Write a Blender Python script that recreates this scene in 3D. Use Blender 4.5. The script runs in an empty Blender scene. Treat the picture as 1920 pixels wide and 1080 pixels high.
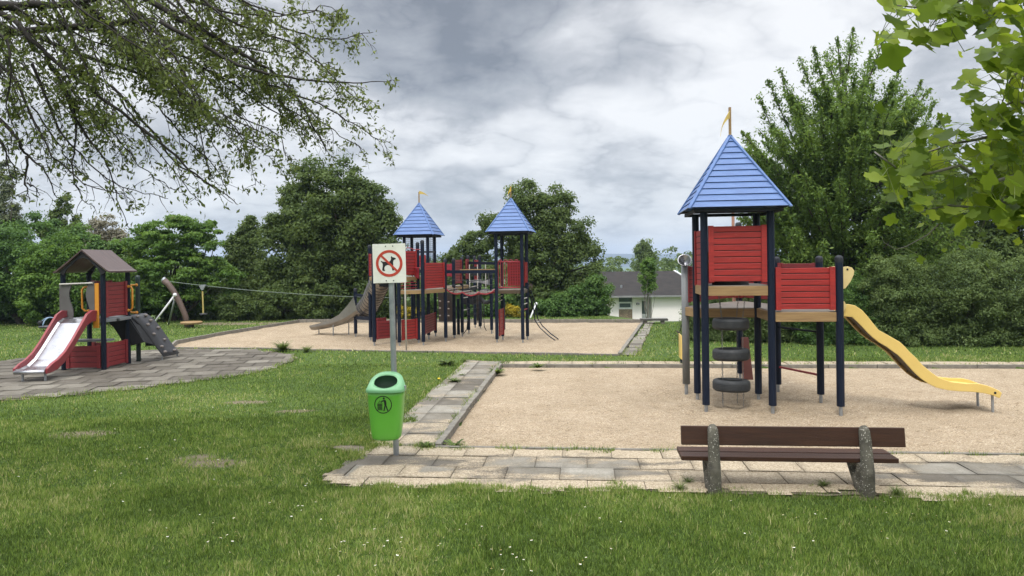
import bpy, bmesh, math, random
import numpy as np
from mathutils import Vector, Matrix

# ------------------------------------------------------------------ camera, sky, sun, exposure
scene = bpy.context.scene
F = 1350.0; CAMH = 2.2; HZ = 492.0; ROLL = math.radians(0.7)
cam_d = bpy.data.cameras.new('camera'); cam = bpy.data.objects.new('camera', cam_d)
scene.collection.objects.link(cam); scene.camera = cam
cam_d.sensor_width = 36.0; cam_d.lens = 36.0 * F / 1920.0
cam_d.shift_y = -(540 - HZ) / 1920.0
cam_d.clip_start = 0.05; cam_d.clip_end = 9000
cam.location = (0, 0, CAMH)
cam.rotation_euler = (Matrix.Rotation(math.radians(90), 3, 'X') @ Matrix.Rotation(-ROLL, 3, 'Z')).to_euler()
scene.render.resolution_x = 1024; scene.render.resolution_y = 576
scene.view_settings.view_transform = 'Standard'; scene.view_settings.look = 'None'
scene.view_settings.exposure = 0.5; scene.view_settings.gamma = 1.0

SUN_EL = math.radians(58); SUN_AZ = math.radians(200)      # azimuth from +Y clockwise: behind the camera, to its left
world = bpy.data.worlds.new('World'); scene.world = world; world.use_nodes = True
def build_world():
    nt = world.node_tree; N = nt.nodes; L = nt.links; N.clear()
    out = N.new('ShaderNodeOutputWorld')
    sky = N.new('ShaderNodeTexSky'); sky.sky_type = 'NISHITA'; sky.sun_disc = False
    sky.sun_elevation = SUN_EL; sky.sun_rotation = SUN_AZ
    b1 = N.new('ShaderNodeBackground'); b1.inputs[1].default_value = 0.10; L.new(sky.outputs[0], b1.inputs[0])
    tc = N.new('ShaderNodeTexCoord'); sep = N.new('ShaderNodeSeparateXYZ'); L.new(tc.outputs['Generated'], sep.inputs[0])
    def M(op, a, b=None, c=None, clamp=False):
        n = N.new('ShaderNodeMath'); n.operation = op; n.use_clamp = clamp
        for i, v in enumerate((a, b, c)):
            if v is None: continue
            if isinstance(v, (int, float)): n.inputs[i].default_value = v
            else: L.new(v, n.inputs[i])
        return n.outputs[0]
    z = M('MAXIMUM', sep.outputs[2], 0.0); zz = M('ADD', z, 0.30)
    comb = N.new('ShaderNodeCombineXYZ')
    L.new(M('DIVIDE', sep.outputs[0], zz), comb.inputs[0]); L.new(M('DIVIDE', sep.outputs[1], zz), comb.inputs[1])
    def noise(scale, det, dist, rough, off):
        mp = N.new('ShaderNodeMapping'); mp.inputs['Location'].default_value = off
        L.new(comb.outputs[0], mp.inputs[0])
        n = N.new('ShaderNodeTexNoise'); n.inputs['Scale'].default_value = scale; n.inputs['Detail'].default_value = det
        n.inputs['Distortion'].default_value = dist; n.inputs['Roughness'].default_value = rough
        L.new(mp.outputs[0], n.inputs['Vector']); return n.outputs[0]
    n1 = noise(1.5, 10, 0.35, 0.52, (3.1, 1.7, 0)); n2 = noise(5.2, 9, 0.6, 0.58, (7.3, 2.2, 0))
    def blob(d, w):
        v = Vector(d).normalized()
        dd = N.new('ShaderNodeVectorMath'); dd.operation = 'DISTANCE'; L.new(tc.outputs['Generated'], dd.inputs[0]); dd.inputs[1].default_value = v
        q = M('DIVIDE', dd.outputs['Value'], w); q = M('MULTIPLY', q, q)
        return M('POWER', 2.718, M('MULTIPLY', q, -1.0))
    dk = M('ADD', blob((-0.04, 1, 0.31), 0.15), M('MULTIPLY', blob((-0.14, 1, 0.38), 0.13), 0.5))
    dk = M('ADD', dk, M('MULTIPLY', blob((0.17, 1, 0.24), 0.09), 0.4))
    br = M('ADD', blob((0.27, 1, 0.27), 0.22), M('MULTIPLY', blob((-0.6, 1, 0.30), 0.4), 0.75))
    br = M('ADD', br, M('MULTIPLY', blob((-0.05, 1, 0.12), 0.12), 0.25))
    n3 = noise(3.4, 6, 0.15, 0.5, (1.3, 5.9, 2.0)); bil = M('POWER', M('ABSOLUTE', M('SUBTRACT', M('MULTIPLY', n3, 2.0), 1.0)), 0.6)
    v = M('ADD', M('MULTIPLY', n1, 1.05), M('MULTIPLY', n2, 0.40)); v = M('ADD', v, M('MULTIPLY', bil, 0.30)); v = M('ADD', v, -0.05)
    v = M('ADD', v, M('MULTIPLY', dk, -0.22)); v = M('ADD', v, M('MULTIPLY', br, 0.10))
    ramp = N.new('ShaderNodeValToRGB'); L.new(v, ramp.inputs[0])
    e = ramp.color_ramp.elements
    e[0].position = 0.40; e[0].color = (0.17, 0.185, 0.21, 1); e[1].position = 0.95; e[1].color = (0.74, 0.742, 0.745, 1)
    m = e.new(0.56); m.color = (0.30, 0.315, 0.34, 1); m = e.new(0.70); m.color = (0.43, 0.44, 0.46, 1); m = e.new(0.80); m.color = (0.59, 0.597, 0.61, 1)
    # overcast sky: brighter towards the zenith, bluer at the horizon
    g = M('SUBTRACT', z, 0.34); g = M('MULTIPLY', M('MAXIMUM', g, 0.0), ZEN); g = M('ADD', g, 1.0)
    mix = N.new('ShaderNodeMix'); mix.data_type = 'RGBA'
    hzf = M('POWER', 2.718, M('MULTIPLY', z, -11.0)); L.new(M('MULTIPLY', hzf, 0.55), mix.inputs[0])
    L.new(ramp.outputs[0], mix.inputs[6]); mix.inputs[7].default_value = (0.37, 0.42, 0.475, 1)
    sc = N.new('ShaderNodeVectorMath'); sc.operation = 'SCALE'; L.new(mix.outputs[2], sc.inputs[0]); L.new(g, sc.inputs['Scale'])
    b2 = N.new('ShaderNodeBackground'); L.new(sc.outputs[0], b2.inputs[0]); b2.inputs[1].default_value = 1.0
    ms = N.new('ShaderNodeMixShader'); ms.inputs[0].default_value = 0.9
    L.new(b1.outputs[0], ms.inputs[1]); L.new(b2.outputs[0], ms.inputs[2]); L.new(ms.outputs[0], out.inputs[0])
ZEN = 6.5
build_world()
sun_d = bpy.data.lights.new('sun', 'SUN'); sun_d.energy = 1.5; sun_d.angle = math.radians(12); sun_d.color = (1.0, 0.96, 0.9)
sun = bpy.data.objects.new('sun', sun_d); scene.collection.objects.link(sun)
sdir = Vector((math.sin(SUN_AZ) * math.cos(SUN_EL), math.cos(SUN_AZ) * math.cos(SUN_EL), math.sin(SUN_EL)))
sun.rotation_euler = sdir.to_track_quat('Z', 'Y').to_euler(); sun.location = (0, -10, 30)

random.seed(5); rng = np.random.default_rng(11)
R = math.radians; PI = math.pi
col = scene.collection

# ------------------------------------------------------------------ photograph geometry -> metres
def ray(px, py):
    dx, dy = px - 960.0, py - HZ
    c, s = math.cos(ROLL), math.sin(ROLL)
    # undo the roll about the optical axis
    x = dx * c - dy * s; y = dx * s + dy * c
    return x / F, -y / F                    # X and Z per metre of depth
def P(px, py, Y):
    a, b = ray(px, py); return Vector((a * Y, Y, CAMH + b * Y))
def G(px, py, z=0.0):
    a, b = ray(px, py); Y = (z - CAMH) / b; return Vector((a * Y, Y, z))
def on_plane(px, py, p0, n):
    a, b = ray(px, py); d = Vector((a, 1, b)); o = Vector((0, 0, CAMH))
    t = (Vector(p0) - o).dot(n) / d.dot(n); return o + d * t

# ------------------------------------------------------------------ materials
def nmat(name):
    m = bpy.data.materials.new(name); m.use_nodes = True; nt = m.node_tree; nt.nodes.clear()
    o = nt.nodes.new('ShaderNodeOutputMaterial'); return m, nt, o
def C4(c): return (c[0], c[1], c[2], 1)
def noise_node(nt, vec, scale, detail=4, rough=0.55, dist=0.0):
    n = nt.nodes.new('ShaderNodeTexNoise'); n.inputs['Scale'].default_value = scale; n.inputs['Detail'].default_value = detail
    n.inputs['Roughness'].default_value = rough; n.inputs['Distortion'].default_value = dist; nt.links.new(vec, n.inputs['Vector']); return n.outputs[0]
def ramp_node(nt, fac, stops):
    r = nt.nodes.new('ShaderNodeValToRGB'); nt.links.new(fac, r.inputs[0]); e = r.color_ramp.elements
    e[0].position = stops[0][0]; e[0].color = C4(stops[0][1]); e[1].position = stops[-1][0]; e[1].color = C4(stops[-1][1])
    for p, c in stops[1:-1]:
        x = e.new(p); x.color = C4(c)
    return r.outputs[0]
def mixc(nt, fac, a, b, mode='MIX'):
    m = nt.nodes.new('ShaderNodeMix'); m.data_type = 'RGBA'; m.blend_type = mode
    for v, i in ((fac, 0), (a, 6), (b, 7)):
        if isinstance(v, (int, float)): m.inputs[i].default_value = v
        elif isinstance(v, tuple): m.inputs[i].default_value = C4(v)
        else: nt.links.new(v, m.inputs[i])
    return m.outputs[2]
def mathn(nt, op, a, b=0.0, clamp=False):
    n = nt.nodes.new('ShaderNodeMath'); n.operation = op; n.use_clamp = clamp
    for i, v in enumerate((a, b)):
        if isinstance(v, (int, float)): n.inputs[i].default_value = v
        else: nt.links.new(v, n.inputs[i])
    return n.outputs[0]
def surf(name, c1, c2=None, scale=6, rough=0.6, bump=0.0, bscale=None, metal=0.0, stretch=(1, 1, 1), spec=0.5, wear=None, wthr=0.64, wscale=9, rvar=0.15):
    """painted / weathered surface: two-tone noise, fine bump, worn spots, roughness variation"""
    m, nt, o = nmat(name); L = nt.links
    p = nt.nodes.new('ShaderNodeBsdfPrincipled'); L.new(p.outputs[0], o.inputs[0])
    tc = nt.nodes.new('ShaderNodeTexCoord'); mp = nt.nodes.new('ShaderNodeMapping'); mp.inputs['Scale'].default_value = stretch
    L.new(tc.outputs['Object'], mp.inputs[0]); v = mp.outputs[0]
    if c2 is None: c2 = tuple(x * 0.75 for x in c1)
    n = noise_node(nt, v, scale, 6, 0.6)
    cc = ramp_node(nt, n, [(0.32, c1), (0.68, c2)])
    if wear:
        w = noise_node(nt, v, wscale, 8, 0.7); wf = ramp_node(nt, w, [(wthr, (0, 0, 0)), (wthr + 0.05, (1, 1, 1))])
        cc = mixc(nt, wf, cc, wear)
    L.new(cc, p.inputs['Base Color'])
    rr = mathn(nt, 'ADD', mathn(nt, 'MULTIPLY', noise_node(nt, v, scale * 2.3, 5), rvar * 2), rough - rvar); L.new(rr, p.inputs['Roughness'])
    p.inputs['Metallic'].default_value = metal; p.inputs['Specular IOR Level'].default_value = spec
    if bump:
        b = nt.nodes.new('ShaderNodeBump'); b.inputs['Strength'].default_value = bump; b.inputs['Distance'].default_value = 0.01
        L.new(noise_node(nt, v, bscale or scale * 5, 6, 0.65), b.inputs['Height']); L.new(b.outputs[0], p.inputs['Normal'])
    return m
def leafmat(name, stops, trans=0.38, rough=0.55, spec=0.2, pscale=0.0, tint=None):
    m, nt, o = nmat(name); L = nt.links
    at = nt.nodes.new('ShaderNodeAttribute'); at.attribute_name = 'rnd'
    cc = ramp_node(nt, at.outputs['Fac'], stops)
    if pscale:
        tc = nt.nodes.new('ShaderNodeTexCoord'); nn = noise_node(nt, tc.outputs['Object'], pscale, 4)
        f = ramp_node(nt, nn, [(0.40, (0, 0, 0)), (0.66, (1, 1, 1))]); cc = mixc(nt, mathn(nt, 'MULTIPLY', f, 0.75), cc, tint)
    p = nt.nodes.new('ShaderNodeBsdfPrincipled'); L.new(cc, p.inputs['Base Color']); p.inputs['Roughness'].default_value = rough
    p.inputs['Specular IOR Level'].default_value = spec
    t = nt.nodes.new('ShaderNodeBsdfTranslucent'); L.new(mixc(nt, 0.5, cc, mixc(nt, 1.0, cc, (1.9, 1.7, 0.8), 'MULTIPLY')), t.inputs[0])
    ms = nt.nodes.new('ShaderNodeMixShader'); ms.inputs[0].default_value = trans
    L.new(p.outputs[0], ms.inputs[1]); L.new(t.outputs[0], ms.inputs[2]); L.new(ms.outputs[0], o.inputs[0])
    return m

NAVY = surf('navy_paint', (0.004, 0.008, 0.021), (0.008, 0.014, 0.030), 5, 0.5, 0.25, 30, spec=0.22, stretch=(6, 6, 0.7), wear=(0.025, 0.035, 0.05), wthr=0.69, )
NAVYF = surf('faded_navy_paint', (0.005, 0.009, 0.018), (0.009, 0.014, 0.026), 5, 0.5, 0.2, 30, spec=0.2)
RED = surf('red_paint', (0.37, 0.024, 0.020), (0.23, 0.014, 0.013), 3.5, 0.5, 0.35, 24, stretch=(0.7, 1, 9), wear=(0.40, 0.10, 0.08), wthr=0.63, wscale=5)
REDB = surf('faded_red_paint', (0.25, 0.028, 0.030), (0.17, 0.018, 0.02), 4, 0.5, 0.3, 24, stretch=(0.7, 1, 6))
REDM = surf('red_metal_paint', (0.33, 0.03, 0.045), (0.27, 0.022, 0.035), 6, 0.4, 0.05)
BLUE = surf('blue_paint', (0.086, 0.170, 0.385), (0.060, 0.122, 0.305), 3, 0.42, 0.3, 22, stretch=(1.2, 1.2, 7), wear=(0.25, 0.37, 0.66), wthr=0.68, wscale=6)
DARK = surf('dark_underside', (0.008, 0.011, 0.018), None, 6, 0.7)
WOOD = surf('larch_wood', (0.34, 0.22, 0.095), (0.22, 0.135, 0.06), 3, 0.6, 0.4, 20, stretch=(0.8, 0.8, 12), wear=(0.16, 0.10, 0.05), wthr=0.66)
WOODG = surf('weathered_deck_wood', (0.26, 0.23, 0.20), (0.17, 0.145, 0.12), 4, 0.75, 0.4, 20, stretch=(1, 8, 1))
GALV = surf('galvanised_steel', (0.42, 0.44, 0.46), (0.28, 0.30, 0.32), 9, 0.45, 0.1, metal=0.75)
STEEL = surf('stainless_steel', (0.52, 0.52, 0.54), (0.42, 0.42, 0.44), 2.5, 0.30, 0.05, 9, metal=1.0)
GREYP = surf('grey_plastic', (0.20, 0.21, 0.215), (0.15, 0.155, 0.16), 4, 0.5, 0.1)
PALE = surf('pale_coated_steel', (0.55, 0.53, 0.48), (0.44, 0.42, 0.38), 6, 0.5)
YEL = surf('yellow_plastic', (0.72, 0.52, 0.165), (0.66, 0.47, 0.14), 2.2, 0.42, 0.06, 14, wear=(0.52, 0.36, 0.12), wthr=0.70)
YELP = surf('pale_yellow_board', (0.70, 0.56, 0.26), (0.62, 0.49, 0.22), 2.2, 0.5, 0.06, 14)
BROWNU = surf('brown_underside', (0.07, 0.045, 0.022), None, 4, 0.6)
TUBEM = surf('brushed_brownish_steel', (0.36, 0.34, 0.32), (0.27, 0.25, 0.235), 2.5, 0.38, 0.05, 9, metal=0.85)
RUB = surf('tyre_rubber', (0.022, 0.025, 0.028), (0.040, 0.042, 0.044), 9, 0.65, 0.4, 40)
CHAIN = surf('chain_steel', (0.22, 0.22, 0.22), (0.12, 0.11, 0.10), 20, 0.5, metal=0.6)
BENCHW = surf('brown_bench_stain', (0.060, 0.025, 0.013), (0.034, 0.015, 0.009), 3, 0.5, 0.5, 26, stretch=(0.7, 9, 9), wear=(0.13, 0.085, 0.06), wthr=0.70, wscale=7, spec=0.3)
ROPE = surf('dark_rope', (0.02, 0.02, 0.022), None, 20, 0.8)
ORANGE = surf('orange_plastic', (0.62, 0.27, 0.025), (0.55, 0.22, 0.02), 4, 0.45)
CHAR = surf('charcoal_panel', (0.045, 0.045, 0.05), (0.06, 0.06, 0.066), 5, 0.5, 0.1)
BLACK = surf('black_panel', (0.006, 0.006, 0.007), None, 5, 0.7)
ROOFB = surf('brown_roof_board', (0.085, 0.052, 0.046), (0.06, 0.038, 0.034), 3, 0.5, 0.2, stretch=(1, 5, 1))
BEAMB = surf('brown_glulam', (0.115, 0.075, 0.058), (0.085, 0.056, 0.045), 3, 0.6, 0.3, stretch=(2, 2, 0.6))
HOLD = surf('climbing_hold', (0.22, 0.19, 0.17), None, 14, 0.7, 0.3)
GREEN = surf('green_plastic', (0.125, 0.42, 0.045), (0.115, 0.385, 0.042), 3, 0.30, 0.04, 12, wear=(0.10, 0.30, 0.04), wthr=0.72, rvar=0.06)
GREENL = surf('pale_green_plastic', (0.20, 0.45, 0.22), (0.17, 0.40, 0.19), 3, 0.36, 0.04, 12)
INSIDE = surf('bin_inside_shade', (0.012, 0.05, 0.02), None, 4, 0.6)  # darker than the outer green: shade inside the bin put into the colour
WHITEP = surf('weathered_white_plate', (0.80, 0.80, 0.74), (0.70, 0.70, 0.62), 5, 0.45, 0.05, wear=(0.45, 0.45, 0.36), wthr=0.67, wscale=3.5)
SIGNRED = surf('sign_red', (0.50, 0.055, 0.03), (0.44, 0.045, 0.025), 5, 0.4)
INK = surf('black_ink', (0.012, 0.012, 0.014), None, 5, 0.4)
BARK = surf('bark', (0.075, 0.06, 0.045), (0.035, 0.028, 0.022), 5, 0.85, 0.8, 14, stretch=(3, 3, 0.6))
BARKD = surf('dark_bark', (0.035, 0.028, 0.023), (0.016, 0.013, 0.012), 12, 0.85, 0.6, 30)
BARKL = surf('pale_bark', (0.22, 0.20, 0.17), (0.12, 0.11, 0.09), 8, 0.85, 0.4)
WALL = surf('white_brick_wall', (0.90, 0.84, 0.82), (0.85, 0.79, 0.77), 1.2, 0.8, 0.2, 12, stretch=(1, 1, 6))
ROOFG = surf('grey_roofing', (0.05, 0.045, 0.042), (0.035, 0.033, 0.032), 1.3, 1.0, 0.3, 8, spec=0.05)
GLASS = surf('window_glass', (0.05, 0.07, 0.08), (0.09, 0.11, 0.12), 0.8, 0.12)
WHITEF = surf('white_frame', (0.78, 0.79, 0.80), None, 3, 0.5)
CONC = surf('kerb_concrete', (0.23, 0.21, 0.175), (0.13, 0.12, 0.10), 7, 0.85, 0.5, 40, wear=(0.07, 0.07, 0.05), wthr=0.62)
def aggregate():
    m, nt, o = nmat('exposed_aggregate_concrete'); L = nt.links
    p = nt.nodes.new('ShaderNodeBsdfPrincipled'); L.new(p.outputs[0], o.inputs[0]); p.inputs['Roughness'].default_value = 0.85
    tc = nt.nodes.new('ShaderNodeTexCoord'); v = tc.outputs['Object']
    vo = nt.nodes.new('ShaderNodeTexVoronoi'); vo.inputs['Scale'].default_value = 75; L.new(v, vo.inputs['Vector'])
    base = ramp_node(nt, noise_node(nt, v, 9, 6), [(0.3, (0.045, 0.041, 0.031)), (0.7, (0.13, 0.12, 0.092))])
    peb = ramp_node(nt, vo.outputs['Color'], [(0.60, (0, 0, 0)), (0.68, (1, 1, 1))])
    near = ramp_node(nt, vo.outputs['Distance'], [(0.28, (1, 1, 1)), (0.42, (0, 0, 0))])
    up = ramp_node(nt, noise_node(nt, v, 5, 4), [(0.38, (0, 0, 0)), (0.55, (1, 1, 1))])
    f = mixc(nt, 1.0, mixc(nt, 1.0, peb, near, 'MULTIPLY'), up, 'MULTIPLY')
    L.new(mixc(nt, f, base, (0.42, 0.40, 0.35)), p.inputs['Base Color'])
    b = nt.nodes.new('ShaderNodeBump'); b.inputs['Strength'].default_value = 0.7; b.inputs['Distance'].default_value = 0.006
    L.new(vo.outputs['Distance'], b.inputs['Height']); b.invert = True; L.new(b.outputs[0], p.inputs['Normal'])
    return m
AGG = aggregate()
def stonewall():
    m, nt, o = nmat('rubble_stone'); L = nt.links
    p = nt.nodes.new('ShaderNodeBsdfPrincipled'); L.new(p.outputs[0], o.inputs[0]); p.inputs['Roughness'].default_value = 0.9
    tc = nt.nodes.new('ShaderNodeTexCoord'); mp = nt.nodes.new('ShaderNodeMapping'); mp.inputs['Rotation'].default_value = (R(90), 0, 0); L.new(tc.outputs['Object'], mp.inputs[0])
    br = nt.nodes.new('ShaderNodeTexBrick'); L.new(mp.outputs[0], br.inputs[0]); br.inputs['Scale'].default_value = 2.6
    br.inputs['Color1'].default_value = (0.34, 0.26, 0.16, 1); br.inputs['Color2'].default_value = (0.20, 0.15, 0.10, 1); br.inputs['Mortar'].default_value = (0.10, 0.09, 0.07, 1)
    L.new(br.outputs[0], p.inputs['Base Color']); return m
STONE = stonewall()

# ------------------------------------------------------------------ mesh builder
class MB:
    def __init__(s): s.v = []; s.f = []
    def add(s, vs, fs):
        o = len(s.v); s.v += [Vector(x) for x in vs]; s.f += [tuple(i + o for i in f) for f in fs]; return s
    def box(s, c, size, rot=None):
        hx, hy, hz = [x / 2 for x in size]
        vs = [Vector((x, y, z)) for x in (-hx, hx) for y in (-hy, hy) for z in (-hz, hz)]
        if rot is not None: vs = [rot @ v for v in vs]
        c = Vector(c)
        return s.add([v + c for v in vs], [(0, 1, 3, 2), (4, 6, 7, 5), (0, 4, 5, 1), (2, 3, 7, 6), (0, 2, 6, 4), (1, 5, 7, 3)])
    def beam(s, a, b, w, h, up=(0, 0, 1)):
        """box from a to b, w across, h along up"""
        a, b = Vector(a), Vector(b); d = (b - a); L = d.length; d.normalize(); up = Vector(up)
        sd = d.cross(up).normalized(); u2 = sd.cross(d).normalized()
        rot = Matrix((d, sd, u2)).transposed()
        return s.box((a + b) / 2, (L, w, h), rot)
    def prism(s, poly, off):
        """polygon (3-D points) swept by vector off"""
        n = len(poly); off = Vector(off); vs = [Vector(p) for p in poly] + [Vector(p) + off for p in poly]
        return s.add(vs, [tuple(range(n))[::-1], tuple(range(n, 2 * n))] + [(i, (i + 1) % n, (i + 1) % n + n, i + n) for i in range(n)])
    def tube(s, pts, r, n=8, cap=True, sq=(1, 1)):
        pts = [Vector(p) for p in pts]; k = len(pts)
        if not isinstance(r, (list, tuple)): r = [r] * k
        t0 = (pts[1] - pts[0]).normalized(); ref = Vector((0, 0, 1)) if abs(t0.z) < 0.9 else Vector((0, 1, 0))
        a = t0.cross(ref).normalized(); o = len(s.v)
        for i in range(k):
            t = (pts[min(i + 1, k - 1)] - pts[max(i - 1, 0)]).normalized()
            a = (a - t * a.dot(t)).normalized(); b = t.cross(a)
            for j in range(n):
                th = 2 * PI * (j + 0.5) / n
                s.v.append(pts[i] + a * (math.cos(th) * r[i] * sq[0]) + b * (math.sin(th) * r[i] * sq[1]))
        for i in range(k - 1):
            for j in range(n):
                s.f.append((o + i * n + j, o + i * n + (j + 1) % n, o + (i + 1) * n + (j + 1) % n, o + (i + 1) * n + j))
        if cap:
            s.f.append(tuple(o + j for j in range(n))[::-1]); s.f.append(tuple(o + (k - 1) * n + j for j in range(n)))
        return s
    def lathe(s, c, prof, n=20, axis=None):
        c = Vector(c); o = len(s.v); rot = Matrix.Identity(3) if axis is None else Vector((0, 0, 1)).rotation_difference(Vector(axis)).to_matrix()
        for r, z in prof:
            for j in range(n):
                th = 2 * PI * j / n; s.v.append(c + rot @ Vector((r * math.cos(th), r * math.sin(th), z)))
        for i in range(len(prof) - 1):
            for j in range(n): s.f.append((o + i * n + j, o + i * n + (j + 1) % n, o + (i + 1) * n + (j + 1) % n, o + (i + 1) * n + j))
        return s
    def ball(s, c, r, n=10, m=6):
        rr = r if isinstance(r, (tuple, list)) else (r, r, r); c = Vector(c); o = len(s.v)
        for i in range(m + 1):
            ph = PI * i / m
            for j in range(n):
                th = 2 * PI * j / n
                s.v.append(c + Vector((rr[0] * math.sin(ph) * math.cos(th), rr[1] * math.sin(ph) * math.sin(th), rr[2] * math.cos(ph))))
        for i in range(m):
            for j in range(n): s.f.append((o + i * n + j, o + i * n + (j + 1) % n, o + (i + 1) * n + (j + 1) % n, o + (i + 1) * n + j)[::-1])
        return s
    def torus(s, c, R0, r, n=28, m=10, axis=(0, 0, 1), sq=1.0):
        rot = Vector((0, 0, 1)).rotation_difference(Vector(axis)).to_matrix(); c = Vector(c); o = len(s.v)
        for i in range(n):
            th = 2 * PI * i / n
            for j in range(m):
                ph = 2 * PI * j / m; rr = R0 + r * math.cos(ph)
                s.v.append(c + rot @ Vector((rr * math.cos(th), rr * math.sin(th), r * sq * math.sin(ph))))
        for i in range(n):
            for j in range(m): s.f.append((o + i * m + j, o + ((i + 1) % n) * m + j, o + ((i + 1) % n) * m + (j + 1) % m, o + i * m + (j + 1) % m))
        return s
    def build(s, name, m, parent=None, smooth=False, bevel=0.0, world_pts=False):
        me = bpy.data.meshes.new(name); vs = s.v
        if world_pts and parent is not None:
            inv = root_matrix(parent).inverted(); vs = [inv @ v for v in vs]
        me.from_pydata([tuple(v) for v in vs], [], s.f)
        bm = bmesh.new(); bm.from_mesh(me); bmesh.ops.recalc_face_normals(bm, faces=bm.faces); bm.to_mesh(me); bm.free()
        me.materials.append(m)
        if smooth: me.polygons.foreach_set('use_smooth', [True] * len(me.polygons))
        o = bpy.data.objects.new(name, me); col.objects.link(o)
        if parent is not None: o.parent = parent
        if bevel:
            b = o.modifiers.new('bevel', 'BEVEL'); b.width = bevel; b.segments = 2; b.limit_method = 'ANGLE'; b.angle_limit = R(40)
        return o
def root_matrix(o):
    while o.parent is not None: o = o.parent
    return Matrix.Translation(o.location) @ o.rotation_euler.to_matrix().to_4x4()
def tag(o, label=None, cat=None, group=None, kind=None):
    for k, v in (('label', label), ('category', cat), ('group', group), ('kind', kind)):
        if v: o[k] = v
    return o
def thing(name, loc, rz, label, cat, group=None, kind=None):
    o = bpy.data.objects.new(name, None); col.objects.link(o); o.location = loc; o.rotation_euler = (0, 0, rz); o.empty_display_size = 0.2
    return tag(o, label, cat, group, kind)

# numpy value noise
_H = rng.random((256, 256))
def vn(x, y, sc=1.0, ox=0, oy=0):
    x = np.asarray(x, float) * sc + ox + 1000; y = np.asarray(y, float) * sc + oy + 1000
    xi = np.floor(x).astype(int); yi = np.floor(y).astype(int); fx = x - xi; fy = y - yi
    fx = fx * fx * (3 - 2 * fx); fy = fy * fy * (3 - 2 * fy)
    h = lambda a, b: _H[a % 256, b % 256]
    return (h(xi, yi) * (1 - fx) + h(xi + 1, yi) * fx) * (1 - fy) + (h(xi, yi + 1) * (1 - fx) + h(xi + 1, yi + 1) * fx) * fy
def fbm(x, y, sc=1.0, o=4, s=0):
    t = 0; a = 1; w = 0
    for i in range(o): t = t + a * vn(x, y, sc * 2 ** i, s + 17.3 * i, s * 2 + 9.1 * i); w += a; a *= 0.5
    return t / w
def inpoly(x, y, poly):
    r = np.zeros(np.shape(x), bool); n = len(poly)
    for i in range(n):
        x1, y1 = poly[i][0], poly[i][1]; x2, y2 = poly[(i + 1) % n][0], poly[(i + 1) % n][1]
        if y1 == y2: continue
        c = ((y1 > y) != (y2 > y)) & (x < (x2 - x1) * (y - y1) / (y2 - y1) + x1); r ^= c
    return r
def dist_poly(x, y, poly):
    d = np.full(np.shape(x), 1e9); n = len(poly)
    for i in range(n):
        ax, ay = poly[i][0], poly[i][1]; bx, by = poly[(i + 1) % n][0], poly[(i + 1) % n][1]
        dx, dy = bx - ax, by - ay; t = np.clip(((x - ax) * dx + (y - ay) * dy) / (dx * dx + dy * dy + 1e-12), 0, 1)
        d = np.minimum(d, np.hypot(x - ax - t * dx, y - ay - t * dy))
    return d
def np_mesh(name, V, Fc, k, m, parent=None, rnd=None, smooth=False):
    """fast mesh from arrays; Fc is (nf,k)"""
    me = bpy.data.meshes.new(name); V = np.ascontiguousarray(V, dtype=np.float32); Fc = np.ascontiguousarray(Fc, dtype=np.int32)
    if parent is not None:
        Mi = np.array(root_matrix(parent).inverted()); V = (V @ Mi[:3, :3].T + Mi[:3, 3]).astype(np.float32)
    me.vertices.add(len(V)); me.vertices.foreach_set('co', V.ravel())
    nf = len(Fc); me.loops.add(nf * k); me.loops.foreach_set('vertex_index', Fc.ravel())
    me.polygons.add(nf); me.polygons.foreach_set('loop_start', np.arange(0, nf * k, k, dtype=np.int32))
    try: me.polygons.foreach_set('loop_total', np.full(nf, k, dtype=np.int32))
    except Exception: pass
    if smooth: me.polygons.foreach_set('use_smooth', np.ones(nf, bool))
    me.update(calc_edges=True); me.materials.append(m)
    if rnd is not None:
        a = me.attributes.new('rnd', 'FLOAT', 'POINT'); a.data.foreach_set('value', np.ascontiguousarray(rnd, dtype=np.float32))
    o = bpy.data.objects.new(name, me); col.objects.link(o)
    if parent is not None: o.parent = parent
    return o
def norm(a): return a / (np.linalg.norm(a, axis=1, keepdims=True) + 1e-9)

# ------------------------------------------------------------------ ground
SANDZ = -0.05
def pz(pts, z=0.0): return [G(a, b, z) for a, b in pts]
NEAR = pz([(826, 837), (941, 684)]) + pz([(1924, 690), (1924, 857)])
# near sandbox: carry the right-hand side on beyond the frame
fl, bl, br_, fr = NEAR[0], NEAR[1], NEAR[2], NEAR[3]
U6 = Vector((math.cos(R(5.6)), -math.sin(R(5.6)), 0)); V6 = Vector((math.sin(R(5.3)), math.cos(R(5.3)), 0))
NEAR = [fl, bl, bl + U6 * 14.5, fl + U6 * 14.5]
FAR = pz([(1207, 602), (560, 602), (490, 613), (400, 628), (331, 641), (318, 652), (480, 653), (540, 655), (1162, 665)])
xs = np.concatenate([-np.geomspace(1500, 16, 26), np.arange(-15.8, 16, 0.16), np.geomspace(16, 1500, 26)])
ys = np.concatenate([-np.geomspace(300, 3, 16), np.arange(-2.8, 34, 0.16), np.geomspace(34.2, 3000, 34)])
def drop(y, x):
    k = np.clip((x - 3.6) / 1.6, 0, 1) * np.clip((40 - x) / 10, 0, 1); c = 29.5 - 4.4 * k
    t = np.clip((y - c) / 22.0, 0, 1); return -3.2 * t * t * (3 - 2 * t) - np.clip((y - 70) / 500, 0, 1) * 14
def ground_z(x, y):
    h = (fbm(x, y, 0.35, 3, 4) - 0.5) * 0.05 + (fbm(x, y, 1.7, 2, 9) - 0.5) * 0.02
    h = h * np.clip((y - 1) / 3, 0, 1) - 0.012
    return h + drop(y, x)
LAWN_HOLES = [NEAR, FAR]
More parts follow.
